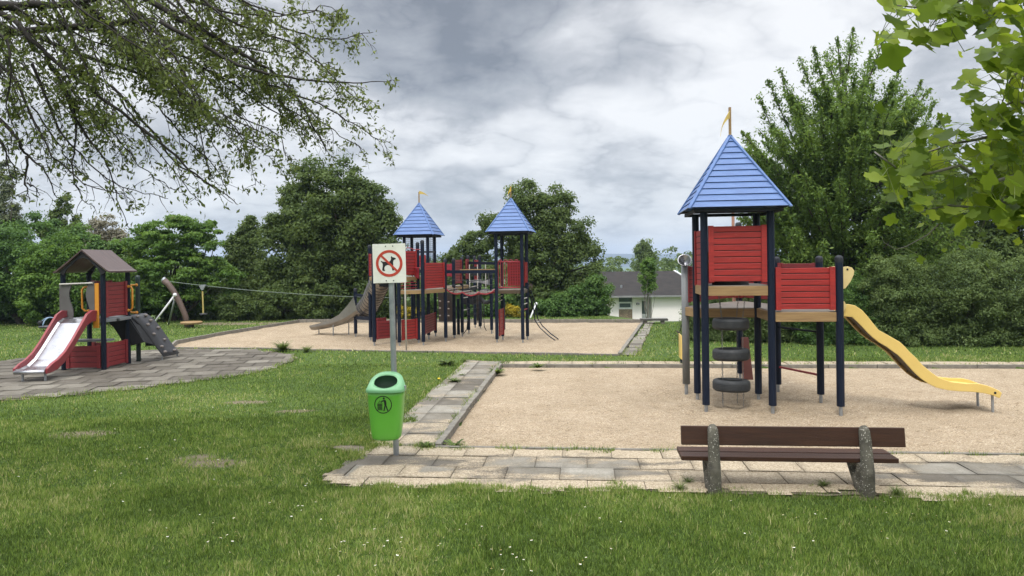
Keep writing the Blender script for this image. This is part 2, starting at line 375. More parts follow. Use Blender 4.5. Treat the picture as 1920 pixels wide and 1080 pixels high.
BARE = [(462, 752, .45, .18), (553, 769, .38, .16), (152, 812, .5, .25), (400, 868, .45, .2), (370, 858, .3, .15), (1500, 918, 1.1, .16), (170, 690, .3, .2), (1340, 917, .3, .15), (1625, 924, .3, .15), (470, 606, 2.6, .5), (400, 605, 1.6, .5)]
BARE = [(G(a, b).x, G(a, b).y, c, d) for a, b, c, d in BARE]
def bareness(x, y):
    v = np.zeros(np.shape(x))
    for a, b, c, d in BARE: v = np.maximum(v, np.exp(-(((x - a) / c) ** 2 + ((y - b) / d) ** 2)))
    return v
def build_ground():
    X, Y = np.meshgrid(xs, ys, indexing='ij'); Z = ground_z(X, Y)
    for pl in LAWN_HOLES:
        ins = inpoly(X, Y, pl); Z = np.where(ins, -0.25, Z)
        dd = dist_poly(X, Y, pl); Z = np.where((~ins) & (dd < 0.5), np.minimum(Z, -0.012), Z)
    for pl in PAVED:
        dd = dist_poly(X, Y, pl); Z = np.where(inpoly(X, Y, pl) | (dd < 0.15), np.minimum(Z, -0.02), Z)
    nx, ny = X.shape; V = np.stack([X, Y, Z], -1).reshape(-1, 3)
    i, j = np.meshgrid(np.arange(nx - 1), np.arange(ny - 1), indexing='ij'); a = (i * ny + j).ravel()
    m, nt, o = nmat('lawn_soil'); L = nt.links
    p = nt.nodes.new('ShaderNodeBsdfPrincipled'); L.new(p.outputs[0], o.inputs[0]); p.inputs['Roughness'].default_value = 0.9; p.inputs['Specular IOR Level'].default_value = 0.2
    tc = nt.nodes.new('ShaderNodeTexCoord'); v = tc.outputs['Object']
    c1 = ramp_node(nt, noise_node(nt, v, 30, 6, 0.7), [(0.3, (0.035, 0.058, 0.014)), (0.55, (0.085, 0.135, 0.030)), (0.8, (0.16, 0.20, 0.06))])
    c2 = ramp_node(nt, noise_node(nt, v, 0.55, 6, 0.6), [(0.35, (0.65, 0.75, 0.6)), (0.7, (1.25, 1.2, 1.1))])
    cc = mixc(nt, 1.0, c1, c2, 'MULTIPLY')
    ba = nt.nodes.new('ShaderNodeAttribute'); ba.attribute_name = 'bare'
    e = ramp_node(nt, mathn(nt, 'ADD', ba.outputs['Fac'], mathn(nt, 'MULTIPLY', noise_node(nt, v, 6, 6, 0.7), 0.5)), [(0.60, (0, 0, 0)), (0.85, (1, 1, 1))])
    cc = mixc(nt, mathn(nt, 'MULTIPLY', e, 0.9), cc, (0.20, 0.165, 0.11)); L.new(cc, p.inputs['Base Color'])
    b = nt.nodes.new('ShaderNodeBump'); b.inputs['Strength'].default_value = 1.0; b.inputs['Distance'].default_value = 0.03
    L.new(noise_node(nt, v, 45, 5, 0.7), b.inputs['Height']); L.new(b.outputs[0], p.inputs['Normal'])
    g = np_mesh('lawn_ground', V, np.stack([a, a + ny, a + ny + 1, a + 1], 1), 4, m, smooth=True); g['kind'] = 'structure'
    ab = g.data.attributes.new('bare', 'FLOAT', 'POINT'); ab.data.foreach_set('value', bareness(X, Y).ravel().astype(np.float32))

def sand_mat():
    m, nt, o = nmat('pea_gravel'); L = nt.links
    p = nt.nodes.new('ShaderNodeBsdfPrincipled'); L.new(p.outputs[0], o.inputs[0]); p.inputs['Roughness'].default_value = 0.9; p.inputs['Specular IOR Level'].default_value = 0.25
    tc = nt.nodes.new('ShaderNodeTexCoord'); v = tc.outputs['Object']
    vo = nt.nodes.new('ShaderNodeTexVoronoi'); vo.inputs['Scale'].default_value = 95; L.new(v, vo.inputs['Vector'])
    sepc = nt.nodes.new('ShaderNodeSeparateColor'); L.new(vo.outputs['Color'], sepc.inputs[0])
    gr = ramp_node(nt, sepc.outputs[0], [(0.0, (0.19, 0.14, 0.09)), (0.12, (0.28, 0.215, 0.145)), (0.5, (0.40, 0.315, 0.215)), (0.88, (0.48, 0.395, 0.285)), (1.0, (0.56, 0.49, 0.40))])
    sp = ramp_node(nt, noise_node(nt, v, 38, 5, 0.85), [(0.30, (0.36, 0.30, 0.24)), (0.46, (1.03, 1.03, 1.03))])
    gr = mixc(nt, 1.0, gr, sp, 'MULTIPLY')
    big = ramp_node(nt, noise_node(nt, v, 1.1, 8, 0.7), [(0.30, (0.80, 0.78, 0.74)), (0.7, (1.06, 1.06, 1.06))])
    gr = mixc(nt, 1.0, gr, big, 'MULTIPLY')
    mp = nt.nodes.new('ShaderNodeMapping'); mp.inputs['Scale'].default_value = (4, 11, 1); L.new(v, mp.inputs[0])
    st = ramp_node(nt, noise_node(nt, mp.outputs[0], 1.3, 8, 0.75), [(0.52, (1, 1, 1)), (0.70, (0.62, 0.56, 0.48))]); gr = mixc(nt, 1.0, gr, st, 'MULTIPLY')
    L.new(gr, p.inputs['Base Color'])
    b = nt.nodes.new('ShaderNodeBump'); b.inputs['Strength'].default_value = 0.9; b.inputs['Distance'].default_value = 0.012
    L.new(mathn(nt, 'ADD', mathn(nt, 'MULTIPLY', vo.outputs['Distance'], -0.8), mathn(nt, 'MULTIPLY', noise_node(nt, v, 14, 6, 0.7), 2.0)), b.inputs['Height']); L.new(b.outputs[0], p.inputs['Normal'])
    return m
SAND = sand_mat()
SAND_DENTS = []      # (x, y, radius, depth)
def build_gravel(name, poly, step, amp):
    x0 = min(p[0] for p in poly); x1 = max(p[0] for p in poly); y0 = min(p[1] for p in poly); y1 = max(p[1] for p in poly)
    gx = np.arange(x0, x1 + step, step); gy = np.arange(y0, y1 + step, step); X, Y = np.meshgrid(gx, gy, indexing='ij')
    d = dist_poly(X, Y, poly); ins = inpoly(X, Y, poly)
    # snap the border vertices in by clamping towards the polygon edge
    Z = SANDZ + (fbm(X, Y, 0.8, 4, 3) - 0.5) * amp + (fbm(X, Y, 4.5, 3, 7) - 0.5) * amp * 0.55
    Z = np.where(d < 0.25, SANDZ - 0.01 + (Z - SANDZ) * d / 0.25, Z); Z = np.minimum(Z, -0.015)
    for (dx, dy, r, h) in SAND_DENTS: 
        q = np.hypot(X - dx, Y - dy) / r; Z = Z - h * np.exp(-q * q) + 0.55 * h * np.exp(-(q - 1.45) ** 2 * 5)
    nx, ny = X.shape; V = np.stack([X, Y, Z], -1).reshape(-1, 3)
    i, j = np.meshgrid(np.arange(nx - 1), np.arange(ny - 1), indexing='ij'); a = (i * ny + j).ravel()
    Fq = np.stack([a, a + ny, a + ny + 1, a + 1], 1); I = (ins | (d < step * 0.9)).ravel(); Fq = Fq[I[Fq].all(1)]
    g = np_mesh(name, V, Fq, 4, SAND, smooth=True); g['kind'] = 'structure'

def slab_mat():
    m, nt, o = nmat('concrete_slab'); L = nt.links
    p = nt.nodes.new('ShaderNodeBsdfPrincipled'); L.new(p.outputs[0], o.inputs[0]); p.inputs['Roughness'].default_value = 0.85; p.inputs['Specular IOR Level'].default_value = 0.3
    tc = nt.nodes.new('ShaderNodeTexCoord'); v = tc.outputs['Object']
    at = nt.nodes.new('ShaderNodeAttribute'); at.attribute_name = 'rnd'; at2 = nt.nodes.new('ShaderNodeAttribute'); at2.attribute_name = 'sand'
    c = ramp_node(nt, at.outputs['Fac'], [(0.0, (0.105, 0.092, 0.075)), (0.5, (0.215, 0.197, 0.165)), (1.0, (0.28, 0.262, 0.225))])
    c = mixc(nt, 1.0, c, ramp_node(nt, noise_node(nt, v, 60, 5, 0.8), [(0.25, (0.6, 0.6, 0.6)), (0.7, (1.25, 1.25, 1.25))]), 'MULTIPLY')
    c = mixc(nt, 1.0, c, ramp_node(nt, noise_node(nt, v, 3.5, 6, 0.7), [(0.3, (0.7, 0.68, 0.62)), (0.65, (1.1, 1.1, 1.1))]), 'MULTIPLY')
    vo = nt.nodes.new('ShaderNodeTexVoronoi'); vo.inputs['Scale'].default_value = 95; L.new(v, vo.inputs['Vector'])
    sepc = nt.nodes.new('ShaderNodeSeparateColor'); L.new(vo.outputs['Color'], sepc.inputs[0])
    gr = ramp_node(nt, sepc.outputs[0], [(0.0, (0.21, 0.165, 0.11)), (0.5, (0.355, 0.29, 0.20)), (1.0, (0.47, 0.40, 0.30))])
    mp = nt.nodes.new('ShaderNodeMapping'); mp.inputs['Scale'].default_value = (0.9, 1.7, 1); L.new(v, mp.inputs[0])
    s = mathn(nt, 'ADD', mathn(nt, 'MULTIPLY', noise_node(nt, mp.outputs[0], 1.6, 7, 0.62), 0.75), mathn(nt, 'MULTIPLY', at2.outputs['Fac'], 0.62))
    s = mathn(nt, 'ADD', s, mathn(nt, 'MULTIPLY', mathn(nt, 'SUBTRACT', noise_node(nt, v, 70, 3, 0.9), 0.5), 0.38))
    f = ramp_node(nt, s, [(0.70, (0, 0, 0)), (0.79, (1, 1, 1))])
    c = mixc(nt, f, c, gr); L.new(c, p.inputs['Base Color'])
    b = nt.nodes.new('ShaderNodeBump'); b.inputs['Strength'].default_value = 0.6; b.inputs['Distance'].default_value = 0.006
    L.new(mathn(nt, 'ADD', mathn(nt, 'MULTIPLY', f, 1.5), noise_node(nt, v, 80, 4, 0.7)), b.inputs['Height']); L.new(b.outputs[0], p.inputs['Normal'])
    return m
SLAB = slab_mat()
DIRT = surf('dirt_joint', (0.20, 0.165, 0.115), (0.09, 0.078, 0.052), 8, 0.95, 0.8, 30)
def wob(poly, amp, seed):
    """ragged outline"""
    out = []; n = len(poly); r = random.Random(seed)
    for i in range(n):
        a, b = Vector(poly[i]), Vector(poly[(i + 1) % n]); k = max(1, int((b - a).length / 0.22)); nn = Vector(((b - a).y, -(b - a).x, 0)).normalized()
        for q in range(k): out.append(a.lerp(b, q / k) + nn * (r.random() - 0.5) * 2 * amp)
    return out
def build_paving(name, poly, origin, ang, sx, sy, sandf, dirt_poly=None, tone=None, skip=0.0, stag=0.5, keep=None):
    u = Vector((math.cos(ang), math.sin(ang), 0)); w = Vector((-math.sin(ang), math.cos(ang), 0)); o = Vector(origin)
    bm = MB(); rn = []; sd = []; r = random.Random(len(name) * 7 + len(poly))
    lim = [( (Vector(p) - o).dot(u), (Vector(p) - o).dot(w)) for p in poly]
    i0 = int(min(l[0] for l in lim) / sx) - 2; i1 = int(max(l[0] for l in lim) / sx) + 2; j0 = int(min(l[1] for l in lim) / sy) - 1; j1 = int(max(l[1] for l in lim) / sy) + 2
    px = [p[0] for p in poly]
    for j in range(j0, j1):
        for i in range(i0, i1):
            x0 = (i + (stag if j % 2 else 0)) * sx; y0 = j * sy
            c = o + u * (x0 + sx / 2) + w * (y0 + sy / 2)
            if not inpoly(np.array([c.x]), np.array([c.y]), poly)[0] and keep is not None: continue
            if r.random() < skip: continue
            if keep is not None and not all(keep(o + u * (x0 + a * sx) + w * (y0 + b * sy)) for a in (0, 1) for b in (0, 1)): continue
            g = 0.0035; dz = (r.random() - 0.5) * 0.010; tx = (r.random() - 0.5) * 0.010; ty = (r.random() - 0.5) * 0.010
            n = 5; vs = []
            for a in range(n + 1):
                for b in range(n + 1):
                    q = o + u * (x0 + g + (sx - 2 * g) * a / n) + w * (y0 + g + (sy - 2 * g) * b / n)
                    vs.append((q.x, q.y, 0.004 + dz + tx * (a / n - .5) + ty * (b / n - .5)))
            top = [(a * (n + 1) + b, (a + 1) * (n + 1) + b, (a + 1) * (n + 1) + b + 1, a * (n + 1) + b + 1) for a in range(n) for b in range(n)]
            cc_ = np.array([[(vs[f[0]][q] + vs[f[2]][q]) / 2 for q in (0, 1)] for f in top]); okc = inpoly(cc_[:, 0], cc_[:, 1], poly)
            if not okc.any(): continue
            top = [f for f, k_ in zip(top, okc) if k_]; full = okc.all()
            nb = len(vs); ring = [a * (n + 1) for a in range(n + 1)] + [n * (n + 1) + b for b in range(1, n + 1)] + [a * (n + 1) + n for a in range(n - 1, -1, -1)] + [b for b in range(n - 1, 0, -1)]
            low = [(vs[k][0], vs[k][1], -0.06) for k in ring]; m_ = len(ring)
            sides = [(ring[k], ring[(k + 1) % m_], nb + (k + 1) % m_, nb + k) for k in range(m_)]
            vs += low; bm.add(vs, top + (sides if full else []))
            t = r.random() if tone is None else tone(i, j, r, c)
            rn += [t] * len(vs); sd += [sandf(v[0], v[1]) for v in vs]
    V = np.array([tuple(v) for v in bm.v]); Fq = np.array(bm.f)
    ob = np_mesh(name, V, Fq, 4, SLAB, rnd=np.array(rn)); ob['kind'] = 'structure'
    a = ob.data.attributes.new('sand', 'FLOAT', 'POINT'); a.data.foreach_set('value', np.array(sd, dtype=np.float32))
    return ob
def flat_sheet(name, poly, z, m):
    b = MB(); b.add([(p[0], p[1], z) for p in poly], [tuple(range(len(poly)))]); o = b.build(name, m); o['kind'] = 'structure'; return o

# paths round the near sandbox
pathL = [fl + V6 * -0.0, bl + V6 * 0.55] + pz([(872, 674), (852, 700), (812, 728), (770, 765), (722, 812), (690, 850)]) + [fl + U6 * -1.6]
pathF = [fl + U6 * 14.5, fl] + pz([(690, 838), (655, 868), (604, 890), (612, 905), (700, 915), (900, 917), (1255, 921), (1600, 927), (1900, 936)]) + [fl + U6 * 14.5 - V6 * 0.9]
pathB = [bl + V6 * 0.04 + U6 * 14.5, bl + V6 * 0.04, bl + V6 * 0.60, bl + V6 * 0.60 + U6 * 14.5]
pathR = pz([(1166, 666), (1194, 666), (1226, 603), (1213, 603)])
tiles = pz([(-140, 700), (-40, 682), (60, 670), (200, 660), (320, 654), (480, 655), (548, 664), (552, 676), (500, 693), (420, 708), (300, 723), (180, 737), (60, 746), (-150, 764)])
def r01(x, y): return float(vn(np.array([x]), np.array([y]), .8, 2, 3)[0])
PAVED = [pathL, pathF, pathB, pathR, tiles]
def sandL(x, y): return 0.48 + 0.34 * max(0, min(1, (10.3 - y) / 2))
def sandF(x, y):
    p = Vector((x, y, 0)) - fl; d = -p.dot(V6)      # distance in front of the kerb
    s = 0.90 - 0.50 * min(1, d / 0.6) + 0.50 * math.exp(-((x - 2.6) / 1.3) ** 2) + .18 * math.exp(-((x + .7) / .6) ** 2) + .25 * max(0, (d - 1.0) / .3)
    return s + (0.45 * max(0, 1 - abs(d - 1.05) / 0.30) if x < -1.0 and x > -1.7 else 0)
def kerb(name, a, b, w=0.08, top=0.03, bot=-0.2, seg=1.0, gap=0.006, jit=0.012, m=None):
    bm = MB(); a, b = Vector(a), Vector(b); d = (b - a); L = d.length; d.normalize(); n = max(1, round(L / seg)); r = random.Random(int(L * 100))
    sd = Vector((d.y, -d.x, 0))
    for i in range(n):
        p = a + d * (L * i / n + gap); q = a + d * (L * (i + 1) / n - gap); o1 = sd * (r.random() - .5) * jit; o2 = sd * (r.random() - .5) * jit
        t = top + (r.random() - .5) * jit; z = (t + bot) / 2
        bm.beam(p + o1 + Vector((0, 0, z)), q + o2 + Vector((0, 0, z + (r.random() - .5) * jit * .4)), w, t - bot)
    o = bm.build(name, m or CONC, bevel=0.006); o['kind'] = 'structure'; return o
kerb('kerb', fl - U6 * 0.04, bl - U6 * 0.04 + V6 * 0.02, 0.085, 0.035)
kerb('kerb', fl - U6 * 0.08 - V6 * 0.03, fl + U6 * 14.5 - V6 * 0.03, 0.055, 0.012, jit=0.006)
kerb('kerb', bl - U6 * 0.0 + V6 * 0.03, bl + U6 * 14.5 + V6 * 0.03, 0.06, 0.016)
for i in range(len(FAR)):
    a, b = FAR[i], FAR[(i + 1) % len(FAR)]
    if i in (5, 6, 7): kerb('kerb', a, b, 0.06, 0.02, m=CONC)
    elif i == 8: kerb('kerb', a, b, 0.09, 0.05)
    else: kerb('kerb', a, b, 0.07, 0.07 if i == 0 else 0.05)

# ------------------------------------------------------------------ near climbing tower
TP = G(1324, 766.5); TANG = R(-7)
tower = thing('climbing_tower', (TP.x, TP.y, 0), TANG, 'near blue roofed play tower with red panels, hanging tyres and a long yellow slide', 'climbing tower', 'blue roofed play towers')
TM = Matrix.Translation((TP.x, TP.y, 0)) @ Matrix.Rotation(TANG, 4, 'Z'); TMi = TM.inverted()
def tl(p): return TMi @ Vector(p)
def tzat(py, px, ly=0.0):
    """local height of a pixel on the plane y=ly of the tower frame"""
    n = TM.to_3x3() @ Vector((0, 1, 0)); return tl(on_plane(px, py, TM @ Vector((0, ly, 0)), n))
def post(parent, x, y, ztop, r=0.055, cap=True, m=None, foot=True, z0=0.06, fr=0.026, lean=(0, 0)):
    b = MB(); b.tube([(x, y, z0), (x + lean[0], y + lean[1], ztop)], r, 10); o = b.build('post', m or NAVY, parent, bevel=0.004)
    if cap: MB().lathe((x + lean[0], y + lean[1], ztop), [(r * 1.06, -0.06), (r * 1.08, 0.0), (r * 0.95, 0.022), (r * 0.6, 0.04), (0.0, 0.046)], 14).build('post_cap', DARK if m is None else m, o, smooth=True)
    if foot: MB().tube([(x, y, -0.25), (x, y, z0 + 0.002)], fr, 10).build('post_foot', GALV, o)
    return o
REDK = surf('dark_red_gap_shade', (0.07, 0.008, 0.007), None, 5, 0.7)  # darker red standing in for shade in the slat gaps
def slat_panel(parent, a, b, z0, z1, m, n=9, th=0.03, batten=0.075, name='panel', gap=0.013, inset=0.06, off=0.0, both=True, rough=0):
    """horizontal boards with a batten at each end, between local points a and b"""
    a = Vector((a[0], a[1], 0)); b = Vector((b[0], b[1], 0)); d = (b - a).normalized(); sd = Vector((d.y, -d.x, 0)); a = a + d * inset + sd * off; b = b - d * inset + sd * off
    bm = MB(); h = (z1 - z0) / n; r = random.Random(int((z0 + z1) * 999) + n)
    for i in range(n):
        zc = z0 + h * (i + .5); j = (r.random() - .5) * 0.003
        bm.beam(a + sd * j + Vector((0, 0, zc)), b + sd * j + Vector((0, 0, zc)), th * 0.6, h - gap)
    o = bm.build(name, m, parent, bevel=0.005)
    if gap > 0: MB().beam(a + Vector((0, 0, (z0 + z1) / 2)), b + Vector((0, 0, (z0 + z1) / 2)), th * 0.25, (z1 - z0) - gap).build('gap_shade_board', REDK, o)  # added board, closes the gaps and darkens them like shade
    for p, s in ((a, 1), (b, -1)):
        c = p + d * s * batten / 2
        for k in ((1, -1) if both else (1,)):
            bb = MB().box(c + sd * k * (th * 0.3 + 0.012) + Vector((0, 0, (z0 + z1) / 2)), (batten, 0.022, z1 - z0 + 0.01), Matrix((d, -sd, Vector((0, 0, 1)))).transposed())
            if n >= 7 and k == 1:
                for q in (0.05, z1 - z0 - 0.05): bb.lathe(c + sd * (th * 0.3 + 0.022) + Vector((0, 0, z0 + q)), [(0.0, 0), (0.010, 0), (0.010, 0.004), (0.0, 0.007)], 8, axis=sd)
            bb.build('batten', m, o, bevel=0.004)
    return o
S = 0.95
zpost = 2.93
PT = {'a': (0, 0), 'b': (S, 0), 'c': (S, S), 'd': (0, S)}
lf = tl(G(1571, 766)); PT['e'] = (2 * S, 0.0); PT['f'] = (2 * S, S); p6 = tl(G(1459, 727)); PT['g'] = (p6.x, p6.y)
p7 = tl(G(1388, 706)); PT['h'] = (p7.x, p7.y); p8 = tl(G(1287, 733)); PT['i'] = (p8.x, p8.y)
for k in 'abcd': post(tower, PT[k][0], PT[k][1], zpost, cap=False)
for k in 'efg': post(tower, PT[k][0], PT[k][1], 2.20)
post(tower, PT['h'][0], PT['h'][1], 2.86)
MB().tube([(PT['h'][0] - .07, PT['h'][1] + .15, 1.3), (PT['h'][0] - .07, PT['h'][1] + .15, 3.1)], 0.028, 8).build('thin_post', surf('pink_wood', (0.45, 0.24, 0.17), None, 6), tower)
# grey speaking tube with a funnel
sp = MB().tube([(PT['i'][0], PT['i'][1], 0.12), (PT['i'][0], PT['i'][1], 2.12)], 0.062, 16).build('speaking_tube', GREYP, tower, smooth=True)
MB().tube([(PT['i'][0], PT['i'][1], -0.2), (PT['i'][0], PT['i'][1], 0.12)], 0.03, 10).build('post_foot', GALV, sp)
ax = Vector((-0.12, -0.80, 0.55)).normalized()
MB().lathe((PT['i'][0], PT['i'][1], 2.15), [(0.04, -0.06), (0.05, 0.0), (0.09, 0.05), (0.115, 0.10), (0.115, 0.106), (0.10, 0.085), (0.06, 0.03), (0.02, -0.01), (0.0, -0.01)], 24, axis=ax).build('funnel', STEEL, sp, smooth=True)
# decks
zd1 = 1.81; zd0 = 1.425
def deck(parent, poly, z, th=0.14, m=WOOD, top=WOODG, name='deck', inset=0.0):
    c = sum((Vector((p[0], p[1], 0)) for p in poly), Vector()) / len(poly)
    b = MB(); n = len(poly)
    for i in range(n):
        p, q = Vector((poly[i][0], poly[i][1], 0)), Vector((poly[(i + 1) % n][0], poly[(i + 1) % n][1], 0)); d = (q - p).normalized()
        b.beam(p + d * 0.05 + Vector((0, 0, z - th / 2)), q - d * 0.05 + Vector((0, 0, z - th / 2)), 0.045, th)
    o = b.build(name, m, parent, bevel=0.004)
    t = MB(); t.prism([Vector((c.x + (p[0] - c.x) * 0.985, c.y + (p[1] - c.y) * 0.985, z - 0.012)) for p in poly], (0, 0, 0.022)); t.build('deck_top', top, o)
    return o
deck(tower, [PT['a'], PT['b'], PT['c'], PT['d']], zd1)
deck(tower, [PT['b'], PT['e'], PT['f'], PT['c']], zd0)
deck(tower, [PT['c'], PT['f'], PT['g']], zd0 - 0.004)
deck(tower, [PT['d'], PT['c'], PT['g'], PT['h'], PT['i']], zd0 - 0.008)
# panels
slat_panel(tower, PT['a'], PT['b'], 1.875, 2.70, RED, 9)
slat_panel(tower, PT['d'], PT['a'], 1.80, 2.66, RED, 9)
slat_panel(tower, PT['b'], PT['e'], 1.46, 2.075, RED, 7)
slat_panel(tower, PT['i'], (PT['i'][0] + .35, PT['i'][1] - .1), 1.50, 2.10, REDB, 8, inset=0.0)
slat_panel(tower, PT['i'], PT['h'], 1.49, 2.10, REDB, 8)
slat_panel(tower, PT['h'], PT['g'], 1.49, 2.10, REDB, 8)
slat_panel(tower, PT['g'], PT['f'], 1.49, 2.13, REDB, 8)
for z, m in ((1.04, NAVYF), (0.36, REDM)):
    MB().beam((PT['g'][0], PT['g'][1], z), (PT['f'][0], PT['f'][1], z), 0.03, 0.03).build('rung', m, tower)
for z in (0.7,):
    pass
# upper deck hatch ring + three tyres on chains
tc_ = (0.44, 0.42)
def tyre(z, r=0.285, tilt=(0, 0)):
    b = MB(); prof = [(r * .62, -.055), (r * .68, -.082), (r * .86, -.088), (r * .965, -.070), (r * 1.0, -.035), (r * 1.0, .035), (r * .965, .070), (r * .86, .088), (r * .68, .082), (r * .62, .055), (r * .655, .045), (r * .70, .06), (r * .86, .068), (r * .955, .03), (r * .955, -.03), (r * .86, -.068), (r * .70, -.06), (r * .655, -.045), (r * .62, -.055)]
    b.lathe((tc_[0], tc_[1], z), prof, 36, axis=(tilt[0], tilt[1], 1)); o = b.build('tyre', RUB, tower, smooth=True)
    g = MB()
    for k in (-.042, -.021, 0, .021, .042): g.torus((tc_[0], tc_[1], z + k), r * 1.0, 0.0035, 40, 6)
    g.build('tread', RUB, o, smooth=True); return o
tz = [tzat(607, 1372, .42).z, tzat(664, 1371, .42).z, tzat(722, 1373, .42).z]
tyre(tz[0], .272, (.01, .02)); tyre(tz[1], .275, (-.02, .03)); tyre(tz[2], .278, (.02, .05)); tyre(1.845, .27)
ch = MB()
def chain(b, p, q, r=0.0055):
    p, q = Vector(p), Vector(q); L = (q - p).length; n = max(2, int(L / 0.030)); d = (q - p).normalized()
    for i in range(n):
        c = p + (q - p) * ((i + .5) / n); s = d.cross(Vector((0, 1, 0)) if i % 2 else Vector((1, 0, 0))).normalized()
        b.tube([c - d * 0.019 + s * 0.0, c - d * 0.009 + s * r * 1.6, c + d * 0.009 + s * r * 1.6, c + d * 0.019], r * 0.6, 4); b.tube([c - d * 0.019, c - d * 0.009 - s * r * 1.6, c + d * 0.009 - s * r * 1.6, c + d * 0.019], r * 0.6, 4)
for sx, sy in ((-1, -1), (1, -1), (-.75, 1), (.75, 1)):
    x, y = tc_[0] + sx * .15, tc_[1] + sy * .14
    lv = [1.70] + tz + [-0.02]
    for i in range(4):
        t0 = lv[i] - (0.085 if i else 0); t1 = lv[i + 1] + (0.085 if i < 3 else 0); k = 1.35 if i == 0 else 1
        b = MB(); chain(b, (tc_[0] + sx * .15 * k, y, t0), (x, y, t1)); b.build('chain', CHAIN, tower)
# roof
def roof(parent, cx, cy, h, z0, z1, n=12, m=None, frame=True, name='roof', bt=0.035):
    m = m or BLUE; c = [Vector((cx + sx * h, cy + sy * h, z0)) for sx, sy in ((-1, -1), (1, -1), (1, 1), (-1, 1))]; ap = Vector((cx, cy, z1)); b = MB()
    for i in range(4):
        a, e = c[i], c[(i + 1) % 4]; nn = (e - a).cross(ap - a).normalized()
        if nn.z < 0: nn = -nn
        for k in range(n):
            t0, t1 = k / n, min((k + 1.0) / n, .985); q = [a.lerp(ap, t0) + nn * 0.020, e.lerp(ap, t0) + nn * 0.020, e.lerp(ap, t1) + nn * 0.006, a.lerp(ap, t1) + nn * 0.006]
            q[2] -= (ap - e).normalized() * 0.006; q[3] -= (ap - a).normalized() * 0.006
            b.prism(q, -nn * 0.014)
    o = b.build(name, m, parent)
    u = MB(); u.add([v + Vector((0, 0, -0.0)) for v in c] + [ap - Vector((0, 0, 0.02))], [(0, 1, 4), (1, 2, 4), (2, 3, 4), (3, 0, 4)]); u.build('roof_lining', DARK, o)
    r = MB()
    for v in c: r.beam(v + (v - ap).normalized() * 0.03 + Vector((0, 0, .015)), ap + Vector((0, 0, 0.01)), bt * 1.7, bt * .7)
    r.build('ridge_batten', m, o, bevel=0.003)
    f = MB()
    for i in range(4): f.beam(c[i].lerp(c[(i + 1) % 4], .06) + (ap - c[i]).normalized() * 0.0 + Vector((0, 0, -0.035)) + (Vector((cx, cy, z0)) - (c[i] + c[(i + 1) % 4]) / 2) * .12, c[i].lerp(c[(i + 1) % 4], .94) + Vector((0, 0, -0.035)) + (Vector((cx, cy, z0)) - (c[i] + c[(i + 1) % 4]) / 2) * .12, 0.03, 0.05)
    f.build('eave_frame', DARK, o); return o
ro = roof(tower, S / 2, S / 2, 0.70, 2.96, 4.10, 12)
fp = MB().box((S / 2, S / 2, 4.30), (0.035, 0.045, 0.48)).build('flag_pole', WOOD, tower)
def pennant(parent, x, y, z, L, h, ang, m, droop=0.5, name='flag'):
    b = MB(); n = 9; vs = []
    for i in range(n + 1):
        t = i / n; dx = L * t * (1 - droop * .5); zz = z - L * droop * t * t; w = h * (1 - t) * .5 + 0.002
        yy = 0.02 * math.sin(t * 6)
        px_, py_ = x + dx * math.cos(ang) - yy * math.sin(ang), y + dx * math.sin(ang) + yy * math.cos(ang)
        vs += [(px_, py_, zz + w), (px_, py_, zz - w)]
    b.add(vs, [(2 * i, 2 * i + 2, 2 * i + 3, 2 * i + 1) for i in range(n)]); o = b.build(name, m, parent); s = o.modifiers.new('thick', 'SOLIDIFY'); s.thickness = 0.004; return o
FLAGM = surf('mustard_flag', (0.62, 0.46, 0.12), (0.5, 0.36, 0.1), 6)
pennant(fp, S / 2 - .005, S / 2 - .03, 4.42, .36, .12, R(215), FLAGM, 0.95)
# yellow slide
sy0, sy1 = 0.22, 0.74
topE = [(1577, 570), (1592, 570.5), (1604, 573), (1617, 582), (1627, 593), (1638, 607), (1648, 619), (1659, 625), (1674, 633.5), (1688, 641.5), (1697, 650), (1706, 660), (1718, 671), (1730, 684.5), (1745, 697), (1759, 707), (1783, 716), (1810, 719), (1836, 719.5), (1851, 723), (1863, 727.5), (1873, 732), (1879, 737)]
botE = [(1577, 593), (1590, 594), (1598, 594.5), (1607, 603), (1617, 613), (1627, 624), (1638, 634), (1648, 642), (1662, 650), (1673, 658), (1684, 666), (1694, 676), (1704, 687), (1715, 699), (1727, 710), (1741.5, 720), (1756, 727), (1778, 732), (1800, 734), (1822, 735), (1843, 737), (1860, 741), (1875, 747)]
te = [tzat(y, x, sy0) for x, y in topE]; be = [tzat(y, x, sy0) for x, y in botE]
slide_m = MB(); k = len(te)
def wallstrip(b, yy, th):
    vs = []
    for i in range(k):
        for (p, dy) in ((te[i], 0), (te[i], th), (be[i], th), (be[i], 0)): vs.append((p.x, yy + dy, p.z))
    fs = [(0, 1, 2, 3)]
    for i in range(k - 1):
        for j in range(4): fs.append((4 * i + j, 4 * i + (j + 1) % 4, 4 * (i + 1) + (j + 1) % 4, 4 * (i + 1) + j))
    fs.append(tuple(4 * (k - 1) + j for j in range(4))[::-1]); b.add(vs, fs)
wallstrip(slide_m, sy0, 0.032); wallstrip(slide_m, sy1 - 0.032, 0.032)
slide = slide_m.build('slide', YEL, tower, bevel=0.008)
